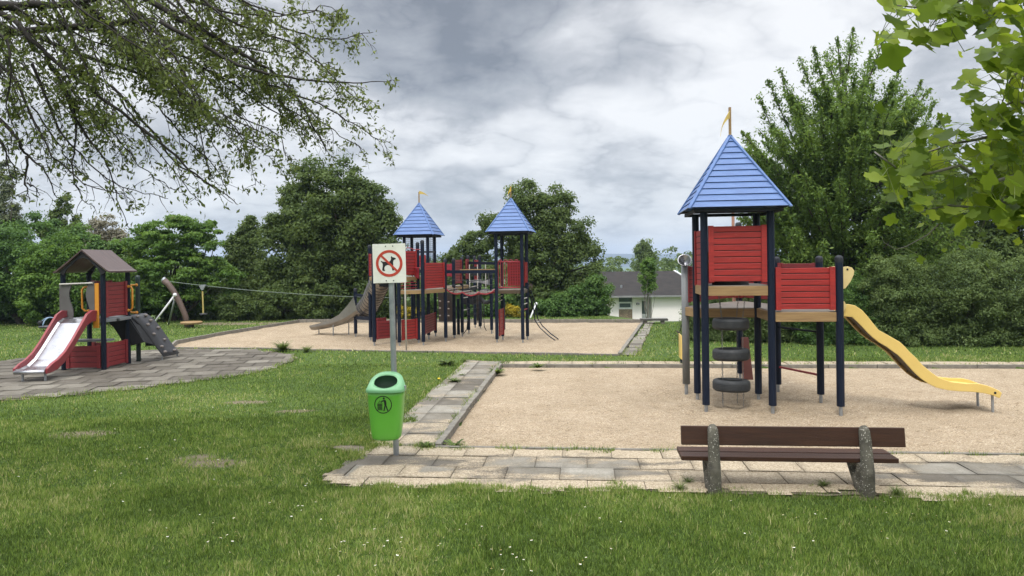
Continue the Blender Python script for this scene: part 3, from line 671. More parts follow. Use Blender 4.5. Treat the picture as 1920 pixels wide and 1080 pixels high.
# chute bed a little above the lower edge, brown curved underside beneath it
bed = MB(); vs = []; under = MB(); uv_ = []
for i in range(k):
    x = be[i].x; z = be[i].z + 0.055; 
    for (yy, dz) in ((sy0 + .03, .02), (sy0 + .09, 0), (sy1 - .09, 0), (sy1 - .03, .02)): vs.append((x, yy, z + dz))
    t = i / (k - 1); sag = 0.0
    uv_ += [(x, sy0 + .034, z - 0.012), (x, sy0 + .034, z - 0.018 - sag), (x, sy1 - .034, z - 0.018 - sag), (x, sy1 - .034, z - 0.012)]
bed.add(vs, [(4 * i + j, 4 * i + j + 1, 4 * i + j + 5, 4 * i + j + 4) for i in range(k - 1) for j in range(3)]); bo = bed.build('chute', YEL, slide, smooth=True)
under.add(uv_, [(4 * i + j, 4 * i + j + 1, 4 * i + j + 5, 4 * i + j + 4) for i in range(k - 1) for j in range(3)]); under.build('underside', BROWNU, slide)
# the far side's stiffening rail that hangs below the bed
rail = MB(); lowp = [(1588, 596), (1600, 611), (1612, 624), (1630, 637), (1648, 648), (1664, 660), (1675, 672), (1687, 686), (1700, 699), (1716, 710), (1740, 719)]
lp = [tzat(y, x, sy1 - .1) for x, y in lowp]; vs = []
for i, p in enumerate(lp):
    e = 0.06 if 0 < i < len(lp) - 1 else 0.03
    vs += [(p.x, sy1 - .12, p.z), (p.x, sy1 - .08, p.z), (p.x, sy1 - .08, p.z + e), (p.x, sy1 - .12, p.z + e)]
rail.add(vs, [(4 * i + j, 4 * i + (j + 1) % 4, 4 * i + 4 + (j + 1) % 4, 4 * i + 4 + j) for i in range(len(lp) - 1) for j in range(4)]); rail.build('bolted_rail', surf('ochre_rail', (0.22, 0.13, 0.03), (0.12, 0.075, 0.02), 5), slide)
for p in lp[1:-1]: MB().ball((p.x, sy1 - .125, p.z + .03), 0.012, 8, 4).build('bolt', DARK, slide)
for px_, py_, yy in ((1862, 766, sy0 + .06), (1834, 756, sy1 - .06)):
    q = tzat(py_, px_, yy); zt = be[-2].z if px_ > 1850 else be[-3].z
    MB().tube([(q.x, yy, -.2), (q.x - .01, yy, zt + .03)], .018, 10).build('leg', GALV, slide)
MB().ball((te[-3].x + .02, sy0 - .002, te[-3].z - .07), (.018, .01, .018), 10, 5).build('bolt', DARK, slide)
# heart-shaped entry guard, both sides of the slide top
def guard(yy):
    pts = []; zoomp = [(1577, 547), (1585, 540), (1594, 528), (1600, 515), (1601, 508), (1597, 502), (1589, 499.5), (1581, 500.5), (1577, 503)]
    b = MB(); poly = [tzat(y, x, sy0) for x, y in zoomp]; poly = [Vector((p.x, yy, p.z)) for p in poly]; x0 = 2 * S + .03
    poly = [Vector((x0, yy, poly[0].z))] + poly[1:-1] + [Vector((x0, yy, poly[-1].z))]
    b.prism(poly, (0, .018, 0)); o = b.build('entry_guard', YELP, slide, bevel=0.004)
    h = tzat(505, 1588, sy0); MB().ball((h.x, yy - .002, h.z), (.016, .008, .016), 10, 5).build('bolt', DARK, o)
    e = [tzat(y, x, sy0) for x, y in ((1577, 562), (1583, 566), (1586, 574), (1582, 582), (1577, 583))]
    MB().prism([Vector((p.x, yy - .012, p.z)) for p in e], (0, .01, 0)).build('bracket', YELP, o)
guard(sy0 - .022); guard(sy1 + .004)
# little yellow board seen end-on left of the speaking tube, red board by the back post
q0 = tl(G(1278, 682)); q = q0
MB().prism([(q.x - .02, q.y, 0.10), (q.x + .025, q.y, 0.08), (q.x + .03, q.y, .40), (q.x + .015, q.y, .60), (q.x - .02, q.y, .62)], (0, .35, 0)).build('rear_slide_end', YEL, tower, bevel=0.01)
MB().box((q.x, q.y + .05, 0.02), (.04, .05, .2)).build('leg', NAVYF, tower)
q = tl(G(1402, 712)); b = MB(); b.prism([(q.x - .09, q.y, 0.0), (q.x + .10, q.y + .0, 0.0), (q.x + .07, q.y + .25, .75), (q.x - .05, q.y + .25, .75)], (0, .03, 0)); b.build('rear_board', surf('rust_red_board', (.16, .045, .03), None, 5), tower)
b = MB(); b.ball((q.x + .17, q.y + .02, .12), (.035, .03, .06), 10, 6); b.build('grip', YEL, tower)
SAND_DENTS.append((*(TM @ Vector((.44, .42, 0))).xy, .42, .035))
for kx in 'abcdefghi':
    w = TM @ Vector((PT[kx][0], PT[kx][1], 0)); SAND_DENTS.append((w.x, w.y, .13, .02))

# ------------------------------------------------------------------ bench
B0 = G(1338, 921); B1 = G(1620, 926); BA = math.atan2(B1.y - B0.y, B1.x - B0.x); bm_ = (B0 + B1) / 2
bench = thing('park_bench', (bm_.x, bm_.y, 0), BA, 'long dark brown plank bench on two speckled concrete legs, seen from behind', 'bench')
BM = Matrix.Translation((bm_.x, bm_.y, 0)) @ Matrix.Rotation(BA, 4, 'Z'); BMi = BM.inverted(); nb = BM.to_3x3() @ Vector((0, 1, 0))
def bl2(px, py, ly): return BMi @ on_plane(px, py, BM @ Vector((0, ly, 0)), nb)
x0 = bl2(1277, 800, .10).x; x1 = bl2(1697, 805, .10).x; zt = bl2(1500, 801, .10).z; zb = bl2(1500, 837.5, .08).z
bo = MB(); rt = Matrix.Rotation(R(-8), 3, 'X')
bo.box(((x0 + x1) / 2, .115, (zt + zb) / 2), (x1 - x0, .045, zt - zb), rt).build('backrest', BENCHW, bench, bevel=0.007)
sx0 = bl2(1278, 860, .12).x; sx1 = bl2(1687, 866, .12).x; zs = bl2(1480, 858.5, .13).z
MB().box(((sx0 + sx1) / 2, .215, zs - .018), (sx1 - sx0, .17, .045)).build('seat', BENCHW, bench, bevel=0.007)
MB().box(((sx0 + sx1) / 2 + .0, .400, zs - .014), (sx1 - sx0 - .0, .17, .045)).build('seat', BENCHW, bench, bevel=0.007)
def bleg(x, sgn):
    b = MB()
    w = .105
    def blob_path(pts, rad, sq): b.tube(pts, rad, 14, True, sq)
    # side profile (y,z): upright that leans back at the top, forked front leg
    up = [(.03, -.12), (.015, .0), (.0, .10), (-.01, .2), (.01, .30), (.03, .40), (.05, .50), (.075, .57), (.10, .605)]
    rad = [.084, .082, .078, .073, .070, .068, .066, .062, .042]
    b.tube([(x, p[0] + .0, p[1]) for p in up], rad, 14, True, (.80, 1.0))
    fr_ = [(.06, -.12), (.12, .02), (.26, .12), (.40, .20), (.47, zs - .04)]
    b.tube([(x, p[0], p[1]) for i, p in enumerate(fr_)], [.085, .085, .075, .06, .055], 12, True, (.85, 1.0))
    b.beam((x, .04, zs - .065), (x, .47, zs - .06), .085, .05); b.ball((x, .12, .14), (.055, .12, .13), 12, 8)
    o = b.build('leg', AGG, bench, smooth=True); md = o.modifiers.new('remesh', 'REMESH'); md.mode = 'VOXEL'; md.voxel_size = .008; md.use_smooth_shade = True
    sm = o.modifiers.new('smooth', 'SMOOTH'); sm.iterations = 4
bleg(bl2(1340, 900, 0).x, -1); bleg(bl2(1627, 900, 0).x, -1)
bo = None

# ------------------------------------------------------------------ sign post and waste bin
SP = G(743, 853); Zs = Matrix.Rotation(R(-0.75), 3, 'Y')
sign = bpy.data.objects.new('sign_post', None); col.objects.link(sign); sign.location = (SP.x, SP.y, 0); sign.rotation_euler = (0, R(-0.9), R(-2))
tag(sign, 'weathered white no dogs sign with red ring on a galvanised pole above the green bin', 'sign')
hgt = 2.2 + (494.5 - 460) / F * SP.y
MB().tube([(0, 0, -.3), (0, 0, hgt)], .0325, 20).build('pole', GALV, sign, smooth=False)
px2m = SP.y / F; cy_ = -.045; cz = 2.2 + (494.5 - 493.5) * px2m; cx_ = -1.6 * px2m - .0
pw, ph = 62 * px2m, 73 * px2m
pl = MB().box((cx_, cy_, cz), (pw, .008, ph)).build('sign_plate', WHITEP, sign, bevel=.002)
def disc(b, cx, cz, r0, r1, y, n=64, th=.0015):
    vs = []
    for i in range(n):
        t = 2 * PI * i / n; vs += [(cx + r0 * math.cos(t), y, cz + r0 * math.sin(t)), (cx + r1 * math.cos(t), y, cz + r1 * math.sin(t)), (cx + r1 * math.cos(t), y - th, cz + r1 * math.sin(t)), (cx + r0 * math.cos(t), y - th, cz + r0 * math.sin(t))]
    b.add(vs, [(4 * i + j, 4 * i + (j + 1) % 4, 4 * ((i + 1) % n) + (j + 1) % 4, 4 * ((i + 1) % n) + j) for i in range(n) for j in range(4)])
yf = cy_ - .0045; rr = 25.0 * px2m
WD = surf('white_disc', (.74, .74, .70), (.66, .66, .60), 6, .4)
b = MB(); b.lathe((cx_, yf + .0008, cz), [(rr * 1.0, 0), (rr * 1.0, .001), (0, .001)], 48, axis=(0, -1, 0)); b.build('white_disc', WD, pl)
b = MB(); disc(b, cx_, cz, rr * .80, rr * 1.0, yf - .0005); 
a1 = Vector((cx_ - rr * .60, yf - .0022, cz + rr * .60)); a2 = Vector((cx_ + rr * .60, yf - .0022, cz - rr * .60)); b.beam(a1, a2, rr * .16, .0016, up=(0, 1, 0)); b.build('prohibition_ring', SIGNRED, pl)
# dog silhouette facing right, units of ring radius; from the photo
dog = [(-.56, -.55), (-.55, -.40), (-.52, -.25), (-.52, -.05), (-.56, .06), (-.63, .10), (-.66, .18), (-.60, .19), (-.50, .13), (-.40, .12), (-.20, .11), (.02, .13), (.12, .22), (.16, .34), (.14, .45), (.19, .56), (.25, .47), (.36, .44), (.53, .38), (.52, .30), (.42, .26), (.34, .20), (.31, .06), (.32, -.10), (.30, -.30), (.33, -.48), (.38, -.53), (.36, -.58), (.24, -.58), (.20, -.40), (.14, -.22), (.02, -.14), (-.16, -.14), (-.30, -.20), (-.38, -.32), (-.40, -.48), (-.34, -.54), (-.36, -.60), (-.50, -.60)]
b = MB(); b.prism([(cx_ + x * rr * .95, yf - .0006, cz + z * rr * .95 + rr * .02) for x, z in dog], (0, -.001, 0)); b.build('dog_symbol', INK, pl)
b = MB()
for x, z in ((-.10, .44), (.12, .44), (-.10, -.44), (.12, -.44)): b.lathe((cx_ + x * pw, yf, cz + z * ph), [(.0065, 0), (.0065, .004), (0, .006)], 10, axis=(0, -1, 0))
b.build('bolt', DARK, pl)
b = MB(); b.box((0, -.02, cz + ph * .35), (.09, .04, .03)); b.box((0, -.02, cz - ph * .35), (.09, .04, .03)); b.build('clamp', GALV, sign)

binr = thing('waste_bin', (SP.x - .07, SP.y - .20, 0), R(-4), 'bright green plastic litter bin with pale green hood fixed to the sign pole', 'waste bin')
bpx = binr.location.y / F
zl = 2.2 - (730 - 494.5) * bpx; zbt = 2.2 - (822 - 494.5) * bpx; ztop = 2.2 - (700 - 494.5) * bpx
hw = 34.5 * bpx
def sect(z, a, b_, n=40, p=3.2, cy=0.0):
    out = []
    for i in range(n):
        t = 2 * PI * i / n; c, s = math.cos(t), math.sin(t); out.append(Vector((a * math.copysign(abs(c) ** (2 / p), c), cy + b_ * math.copysign(abs(s) ** (2 / p), s), z)))
    return out
def loft(b, secs, cap0=True, cap1=True):
    n = len(secs[0]); o = len(b.v); b.v += [v for s_ in secs for v in s_]
    for i in range(len(secs) - 1):
        for j in range(n): b.f.append((o + i * n + j, o + i * n + (j + 1) % n, o + (i + 1) * n + (j + 1) % n, o + (i + 1) * n + j))
    if cap0: b.f.append(tuple(o + j for j in range(n))[::-1])
    if cap1: b.f.append(tuple(o + (len(secs) - 1) * n + j for j in range(n)))
H = zl - zbt; prof = [(0, .60), (.012, .68), (.03, .735), (.06, .77), (.12, .80), (.3, .85), (.6, .92), (.9, .97), (1.0, .985)]
b = MB(); loft(b, [sect(zbt + H * t, hw * s_, .155 * (s_ * .85 + .15)) for t, s_ in prof] + [sect(zl + .0, hw * .95, .145), sect(zl - .15, hw * .88, .13)], True, True)
bd = b.build('bin_body', GREEN, binr, smooth=True)
hl = ztop - zl; b = MB(); n = 40
outer0 = sect(zl - .012, hw * 1.05, .168); outer1 = sect(zl + .010, hw * 1.065, .172); outer2 = sect(zl + .026, hw * 1.02, .165)
def ringz(a, b_, zfun, p=2.6, cy=0):
    return [Vector((v.x, v.y, zfun((v.y - cy) / b_, v.x / a))) for v in sect(0, a, b_, n, p, cy)]
mid = ringz(hw * .90, .140, lambda t, x: zl + .034 + (hl - .03) * max(0.0, 0.5 + 0.5 * t) ** .8 * (1 - .30 * abs(x) ** 3), 2.6)
in0 = ringz(hw * .66, .080, lambda t, x: zl + .030 + (hl - .042) * max(0.0, 0.5 + 0.5 * t) ** .8 * (1 - .2 * abs(x) ** 3), 2.2, -.020)
in1 = ringz(hw * .63, .076, lambda t, x: zl + .012 + (hl - .042) * max(0.0, 0.5 + 0.5 * t) ** .8, 2.2, -.020)
loft(b, [outer0, outer1, outer2, mid, in0, in1], False, False); hood = b.build('bin_hood', GREENL, binr, smooth=True)
b = MB(); loft(b, [[v + Vector((0, 0, .001)) for v in in1], sect(zl - .01, hw * .78, .118, n)], False, True); b.build('throat', INSIDE, hood, smooth=True)
# inner tray, coloured dark to put shade between the hood and the throat
b = MB(); b.box((0, .0, zl + .012), (hw * 1.5, .2, .01)); b.build('dark_shade_tray', INSIDE, binr)
# litter pictogram, wrapped on the front
def fronty(z, x):
    t = max(0, min(1, (z - zbt) / H)); s_ = np.interp(t, [p[0] for p in prof], [p[1] for p in prof]); return -(.155 * (s_ * .85 + .15)) * (max(0, 1 - abs(x / (hw * s_)) ** 3.2)) ** (1 / 3.2)
ec = (-0.3 * bpx - .0, zl - 23.5 * bpx); er = 16.5 * bpx
def flat_on_bin(poly, b, th=.0012):
    n = len(poly); vs = [(ec[0] + x * er, fronty(ec[1] + z * er, ec[0] + x * er) - .0006, ec[1] + z * er) for x, z in poly]; b.add(vs + [(v[0], v[1] - th, v[2]) for v in vs], [tuple(range(n, 2 * n))] + [(i, (i + 1) % n, (i + 1) % n + n, i + n) for i in range(n)])
b = MB(); m_ = 48
for i in range(m_):
    t0, t1 = 2 * PI * i / m_, 2 * PI * (i + 1) / m_; flat_on_bin([(math.cos(t0), math.sin(t0)), (math.cos(t1), math.sin(t1)), (.90 * math.cos(t1), .90 * math.sin(t1)), (.90 * math.cos(t0), .90 * math.sin(t0))], b)
def circ(cx, cz, r, k=14): return [(cx + r * math.cos(2 * PI * i / k), cz + r * math.sin(2 * PI * i / k)) for i in range(k)]
flat_on_bin(circ(.10, .70, .12), b)                                                       # head
flat_on_bin([(.05, .50), (.22, .56), (.36, .44), (.40, .05), (.34, -.12), (.16, -.10), (.12, .22)], b)   # torso
flat_on_bin([(.06, .52), (.12, .38), (-.14, .30), (-.22, .40), (-.18, .44)], b)                  # arm to the basket
flat_on_bin([(.16, -.12), (.30, -.12), (.22, -.46), (.16, -.72), (.02, -.72), (.08, -.42)], b)
flat_on_bin([(.28, -.12), (.40, -.08), (.50, -.42), (.60, -.68), (.48, -.72), (.36, -.44)], b)
for k_ in range(5):
    xx = -.66 + k_ * .12; flat_on_bin([(xx + .03 - .02 * (k_ - 2), -.62), (xx + .085 - .02 * (k_ - 2), -.62), (xx + .09, .06), (xx + .02, .06)], b)
for z_ in (-.62, -.40, -.16, .06): flat_on_bin([(-.68, z_), (-.04, z_), (-.04, z_ + .06), (-.68, z_ + .06)], b)
for (x_, z_) in ((-.50, .22), (-.30, .26), (-.42, .36), (-.20, .20)): flat_on_bin([(x_, z_), (x_ + .1, z_ + .02), (x_ + .06, z_ + .1), (x_ - .02, z_ + .08)], b)
b.build('litter_pictogram', INK, bd)
b = MB(); b.box((hw * 1.02, 0, zl + .02), (.02, .05, .05)); b.build('lock', GALV, binr)
b = MB(); b.box((.06, .175, zl - .1), (.10, .05, .05)); b.box((.06, .17, zl - .5), (.10, .05, .05)); b.build('bracket', GALV, binr)
# ------------------------------------------------------------------ far play structure (world coordinates, parts re-based on the thing)
FO = G(860, 632)
fs = thing('castle_play_structure', (FO.x, FO.y, 0), 0, 'large far play structure with two blue roofs, a wobbly bridge and a metal tube slide', 'play structure', 'blue roofed play towers')
def toF(p): return Vector((p[0] - FO.x, p[1] - FO.y, p[2] if len(p) > 2 else 0))
def zat(px, py, Y): return P(px, py, Y).z
def gp(px, py): g = G(px, py); return toF(g)
PHI = R(-10); fu = Vector((math.cos(PHI), math.sin(PHI), 0)); fv = Vector((-math.sin(PHI), math.cos(PHI), 0))
Q = dict(a=gp(695, 636), b=gp(702, 645), c=gp(667, 629), d=gp(741, 641), e=gp(749, 646), f=gp(785, 641), g=gp(794, 645), k=gp(836, 637), l=gp(852, 632), m=gp(867, 627), n=gp(879, 622), o=gp(901, 614), p=gp(891, 612), q=gp(922, 622), r=gp(932, 640))
Q['s'] = Q['r'] + fv * .86; Q['t'] = Q['r'] + fu * .73; Q['u'] = Q['t'] + fv * .86
Q['i'] = gp(804, 632); Q['j'] = Q['i'] + fv * .73; Q['h'] = Q['i'] - fu * .73; Q['w'] = Q['h'] + fv * .73
tops = dict(a=2.72, b=2.62, c=1.42, d=2.7, e=2.74, f=2.76, g=2.80, k=2.28, l=2.3, m=2.34, n=2.40, o=2.42, p=2.40, q=1.86)
for kx, zz_ in tops.items(): post(fs, Q[kx].x, Q[kx].y, zz_, 0.052, fr=0.024)
for kx in 'rstuijhw': post(fs, Q[kx].x, Q[kx].y, 3.04, 0.05, cap=False, fr=.024)
def xy(v): return (v.x, v.y)
def mid(a, b, t=.5): return a.lerp(b, t)
def spanel(a, b, z0, z1, m=RED, n=9, **kw): return slat_panel(fs, xy(a), xy(b), z0, z1, m, n, both=False, batten=.06, **kw)
c1 = (Q['r'] + Q['u']) / 2; c2_ = (Q['i'] + Q['w']) / 2
def zroof(): return 3.06, 4.02
r1 = bpy.data.objects.new  # keep linters quiet
def roof_rot(parent, c, h, z0, z1, ang):
    """roof() builds axis aligned; rotate its finished meshes about c"""
    before = set(bpy.data.objects); o = roof(parent, 0, 0, h, z0, z1, 9, bt=.028)
    fpn = MB().box((0, 0, z1 + .16), (.03, .035, .36)).build('flag_pole', WOOD, parent)
    M4 = Matrix.Translation((c.x, c.y, 0)) @ Matrix.Rotation(ang, 4, 'Z')
    for ob in set(bpy.data.objects) - before: ob.data.transform(M4)
    return fpn
fp1 = roof_rot(fs, c1, .60, 3.06, 4.02, PHI); fp2 = roof_rot(fs, c2_, .60, 3.06, 4.04, PHI)
pennant(fp2, c2_.x + .01, c2_.y - .02, 4.36, .34, .10, R(0), FLAGM, .35)
pennant(fp1, c1.x + .01, c1.y - .03, 4.30, .30, .16, R(240), surf('yellow_flag', (.75, .50, .07), (.62, .40, .05), 6), .9)
fd = lambda pts, z, **kw: deck(fs, [xy(p) for p in pts], z, th=.10, **kw)
# tower with the railings (right)
fd([Q['r'], Q['t'], Q['u'], Q['s']], 1.43, m=BROWNU)
def railing(a, b, z0, z1, nb=9, m=REDM):
    a = a + (b - a).normalized() * .06; b = b - (b - a).normalized() * .06; o = MB().tube([a + Vector((0, 0, z1)), b + Vector((0, 0, z1))], .018, 8).build('railing', m, fs, smooth=True)
    MB().tube([a + Vector((0, 0, z0)), b + Vector((0, 0, z0))], .018, 8).build('lower_rail', m, o, smooth=True)
    for i in range(nb):
        p = a.lerp(b, i / (nb - 1)); MB().tube([p + Vector((0, 0, z0)), p + Vector((0, 0, z1))], .010, 6).build('bar', m, o)
    for i in range(4):
        p = a.lerp(b, (i + .35) / 4); d = (b - a).normalized(); MB().tube([p - d * .05 + Vector((0, 0, z1)), p - d * .035 + Vector((0, 0, z1 + .05)), p + d * .035 + Vector((0, 0, z1 + .05)), p + d * .05 + Vector((0, 0, z1))], .012, 6).build('hoop', m, o, smooth=True)
railing(Q['r'], Q['t'], 1.50, 2.22, 10)
spanel(mid(Q['s'], Q['u'], .15), Q['u'], 1.52, 2.25, RED, 9)
spanel(Q['t'] + fv * .45, Q['u'], 1.62, 2.20, RED, 7)
def handle(a, b, z0, z1, out=.08, m=REDM, parent=None, r=.014):
    p = a; d = (b - a).normalized(); s = d * out
    pts = [p + Vector((0, 0, z0)), p + s + Vector((0, 0, z0 + .05)), p + s + Vector((0, 0, z1 - .05)), p + Vector((0, 0, z1))]
    return MB().tube(pts, r, 8).build('grab_handle', m, parent or fs, smooth=True)
handle(Q['t'] + fv * .2, Q['t'] + fv * .2 - fv * 1, 1.60, 2.05, .1)
spanel(Q['r'] + fv * .10 + fu * .03, Q['r'] + fv * .86 + fu * .03, .12, .88, RED, 7)
for i, z in enumerate((1.12, 1.24, 1.36, 1.50)): MB().tube([Q['r'] + Vector((0, 0, z - .04)) - fu * .0, Q['s'] + Vector((0, 0, z))], .016, 6).build('rung', PALE, fs)
for z in (1.02, 1.18, 1.36, .86): MB().tube([Q['t'] + Vector((0, 0, z)), Q['u'] + Vector((0, 0, z))], .016, 6).build('rung', PALE if z > 1 else REDM, fs)
b_ = MB(); b_.beam(Q['r'] + Vector((.0, 0, 2.98)), Q['t'] + Vector((0, 0, 2.98)), .03, .06); b_.build('top_beam', DARK, fs)
# mesh cage of the left roofed tower
for (A, B) in ((Q['h'], Q['i']), (Q['i'], Q['j']), (Q['w'], Q['j']), (Q['h'], Q['w'])):
    b = MB(); L = (B - A).length; nn_ = 11
    for i in range(1, nn_): p = A.lerp(B, i / nn_); b.beam(p + Vector((0, 0, 2.1)), p + Vector((0, 0, 3.0)), .004, .004, up=(0, 1, 0))
    for i in range(15): z = 2.1 + .9 * i / 14; b.beam(A + Vector((0, 0, z)), B + Vector((0, 0, z)), .004, .004)
    for z in (2.55,): b.beam(A + Vector((0, 0, z)), B + Vector((0, 0, z)), .03, .05)
    b.build('wire_mesh', CHAR, fs)
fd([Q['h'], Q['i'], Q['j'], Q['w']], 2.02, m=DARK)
# high deck left
fd([Q['b'], Q['e'], Q['f'], Q['i'], Q['h'], Q['a']], 1.83)
spanel(Q['b'], mid(Q['b'], Q['e'], .98), 1.88, 2.58); spanel(Q['e'], Q['f'], 1.88, 2.56, RED, 8)
spanel(Q['a'] - Vector((0, 0, 0)), Q['b'], 1.86, 2.5, RED, 8)
spanel(Q['h'], Q['i'], 2.1, 2.45, RED, 4)
# low deck
fd([Q['e'], Q['g'], Q['k'], Q['l'], Q['i'], Q['f']], 1.47)
spanel(Q['g'], Q['k'], 1.50, 2.22, RED, 10)
o_ = MB().tube([Q['f'] + Vector((-.02, -.05, 1.75)), Q['f'] + Vector((-.14, -.06, 1.80)), Q['f'] + Vector((-.16, -.06, 2.0)), Q['f'] + Vector((-.10, -.06, 2.08)), Q['g'] + Vector((-.02, -.02, 2.08))], .014, 8).build('grab_handle', REDM, fs, smooth=True)
MB().prism([Q['f'] + Vector((-.10, -.05, 1.80)), Q['f'] + Vector((.06, -.2, 1.78)), Q['f'] + Vector((.06, -.2, 2.06)), Q['f'] + Vector((-.10, -.05, 2.06))], (0, .02, 0)).build('side_panel', REDM, fs, bevel=.01)
for z in (1.52, 1.60, 1.68): MB().tube([Q['e'] + Vector((0.02, 0, z)), Q['f'] + Vector((0, 0, z))], .014, 6).build('rung', REDM, fs)
b = MB(); b.tube([Q['f'] + Vector((-.3, 0, 2.66)), Q['f'] + Vector((-.1, 0, 2.60)), Q['g'] + Vector((-.04, 0, 2.58))], .012, 6); b.build('hand_rail', REDM, fs, smooth=True)
# pole near the sign
fpole = gp(762, 656); MB().tube([fpole + Vector((0, 0, -.1)), fpole + Vector((-.02, 0, 2.45)), fpole + Vector((-.05, .3, 2.62)), Q['e'] + Vector((.2, .2, 2.62))], .022, 8).build('sliding_pole', PALE, fs, smooth=True)
# ground level panels
spanel(Q['b'], Q['d'], .12, .62, REDB, 6); spanel(Q['e'] + Vector((0, .1, 0)), Q['f'], .10, .66, RED, 7)
spanel(Q['f'] + fv * .5, Q['j'], .14, .70, REDB, 8)
spanel(Q['a'] + Vector((0, 0, 0)), mid(Q['a'], Q['h'], .5), .3, .62, REDB, 4)
# wobbly bridge with red scalloped edges
A0, A1, B0_, B1_ = Q['k'], Q['l'], Q['r'], Q['s']
nsc = 3
for sde, (pa, pb) in enumerate(((A0, B0_), (A1, B1_))):
    for q in range(nsc):
        ptsr = []
        for i in range(9):
            t = (q + i / 8) / nsc; base = 1.44 - .10 * math.sin(PI * t); ptsr.append(pa.lerp(pb, t * .96 + .02) + Vector((0, 0, base - .07 * math.sin(PI * i / 8) + (.02 if i in (0, 8) else 0))))
        MB().tube(ptsr, .013, 6, sq=(.7, 1.4)).build('bridge_edge', REDM, fs, smooth=True)
for i in range(13):
    t = (i + .5) / 13; tt = (t * nsc) % 1; z = 1.475 - .10 * math.sin(PI * t) - .065 * math.sin(PI * tt)
    MB().beam(A0.lerp(B0_, t * .96 + .02) + Vector((0, 0, z)), A1.lerp(B1_, t * .96 + .02) + Vector((0, 0, z)), .10, .028).build('bridge_plank', WOODG, fs)
MB().beam(A0 + Vector((0, -.02, 1.95)), B0_ + Vector((0, -.02, 1.95)), .06, .09).build('bridge_rail', NAVY, fs)
MB().beam(A0.lerp(B0_, .3) + Vector((0, -.02, 2.01)), B0_ + Vector((0, -.02, 2.01)), .05, .025).build('bridge_rail_cap', WOOD, fs)
MB().beam(Q['n'] + Vector((0, 0, 2.2)), B1_ + Vector((0, 0, 2.17)), .06, .08).build('bridge_rail', NAVY, fs)
for i in range(1, 6):
    p = A0.lerp(B0_, i / 6); MB().tube([p + Vector((0, 0, 1.92)), p + Vector((.03, .02, 1.66)), p + Vector((0, 0, 1.36))], .009, 5).build('rope', ROPE, fs, smooth=True)
for zc in (1.75, 1.58):
    MB().tube([A0.lerp(B0_, t / 8) + Vector((0, 0, zc - .08 * math.sin(PI * t / 8) + (.03 if t % 2 else 0))) for t in range(9)], .009, 5).build('rope', ROPE, fs, smooth=True)
for i in (2, 3, 4): p = A1.lerp(B1_, i / 6); MB().tube([p + Vector((0, 0, 1.45)), p + Vector((0, 0, 2.15))], .014, 6).build('pale_strap', PALE, fs)
# back part: decks, panels, grey bar, black panel, tyre, climbing wall
fd([Q['l'], Q['m'], Q['n'], Q['i']], 1.50)
fd([Q['m'], Q['n'], Q['p'], Q['o']], 1.40, m=DARK)
spanel(Q['l'], Q['m'] , 1.58, 2.30, REDB, 9); spanel(Q['m'] + Vector((.1, .2, 0)), Q['n'], 1.7, 2.32, REDB, 7)
spanel(Q['i'] + fu * .1 + fv * .3, Q['l'] + Vector((0, .2, 0)), 1.8, 2.18, REDM, 4)
spanel(Q['p'], Q['o'], 1.6, 2.3, REDB, 6)
yb = Q['o'].y
def wpt(px, py, Y): return toF(P(px, py, Y))
MB().prism([wpt(878, 500, 24.1), wpt(899, 500, 24.1), wpt(899, 517, 24.1), wpt(878, 517, 24.1)], (0, .05, 0)).build('black_panel', BLACK, fs)
MB().prism([wpt(874, 526, 23.4), wpt(900, 524, 23.4), wpt(906, 527, 23.4), wpt(921, 521, 23.4), wpt(921, 535, 23.4), wpt(908, 532, 23.4), wpt(900, 530, 23.4), wpt(874, 530, 23.4)], (0, .05, 0)).build('rocking_board', surf('light_grey_board', (.30, .30, .31), (.22, .22, .23), 5), fs)
o_ = MB().prism([wpt(821, 549, 24.6), wpt(847, 549, 24.6), wpt(849, 603, 24.9), wpt(823, 603, 24.9)], (0, .05, 0)).build('climbing_wall', surf('dark_brown_board', (.045, .035, .032), None, 5), fs)
hb = MB()
for px_, py_ in ((825, 565), (825, 578), (825, 592), (841, 566), (841, 579), (841, 592)): MB().ball(wpt(px_, py_, 24.62), (.04, .05, .03), 8, 5).build('hold', HOLD, o_, smooth=True)
MB().prism([wpt(893, 551, 24.8), wpt(903, 551, 24.8), wpt(904, 601, 25.1), wpt(894, 601, 25.1)], (0, .05, 0)).build('climbing_wall', surf('dark_brown_board', (.045, .035, .032), None, 5), fs)
MB().prism([wpt(869, 548, 23.6), wpt(893, 548, 23.6), wpt(893, 571, 23.6), wpt(869, 571, 23.6)], (0, .05, 0)).build('black_panel', BLACK, fs)
ty = wpt(911, 556, 23.2); MB().torus(ty, .20, .07, 28, 10, axis=(.25, 1, .3)).build('tyre', RUB, fs, smooth=True)
for dx in (-.16, .16): MB().tube([ty + Vector((dx, 0, .15)), ty + Vector((dx * .5, 0, .75))], .007, 5).build('chain', CHAIN, fs)
for px_ in (874, 886, 897): MB().tube([wpt(px_, 552, 22.7), wpt(px_ + 1, 575, 22.7), wpt(px_ + 3, 606, 22.6)], .010, 5).build('rope', ROPE, fs, smooth=True)
for py_ in (560, 569, 578, 588): MB().tube([wpt(874, py_, 22.7), wpt(886, py_ + 2, 22.7), wpt(898, py_ - 1, 22.7)], .009, 5).build('rope', ROPE, fs, smooth=True)
MB().tube([wpt(907, 560, 22.5), wpt(907, 590, 22.5), wpt(908, 612, 22.5), wpt(912, 620, 22.5)], .014, 5).build('rope', ROPE, fs, smooth=True)
MB().tube([wpt(868, 627, 21.9), wpt(875, 618, 21.9), wpt(877, 600, 21.9), wpt(876, 575, 21.9)], .014, 5).build('rope', ROPE, fs, smooth=True)
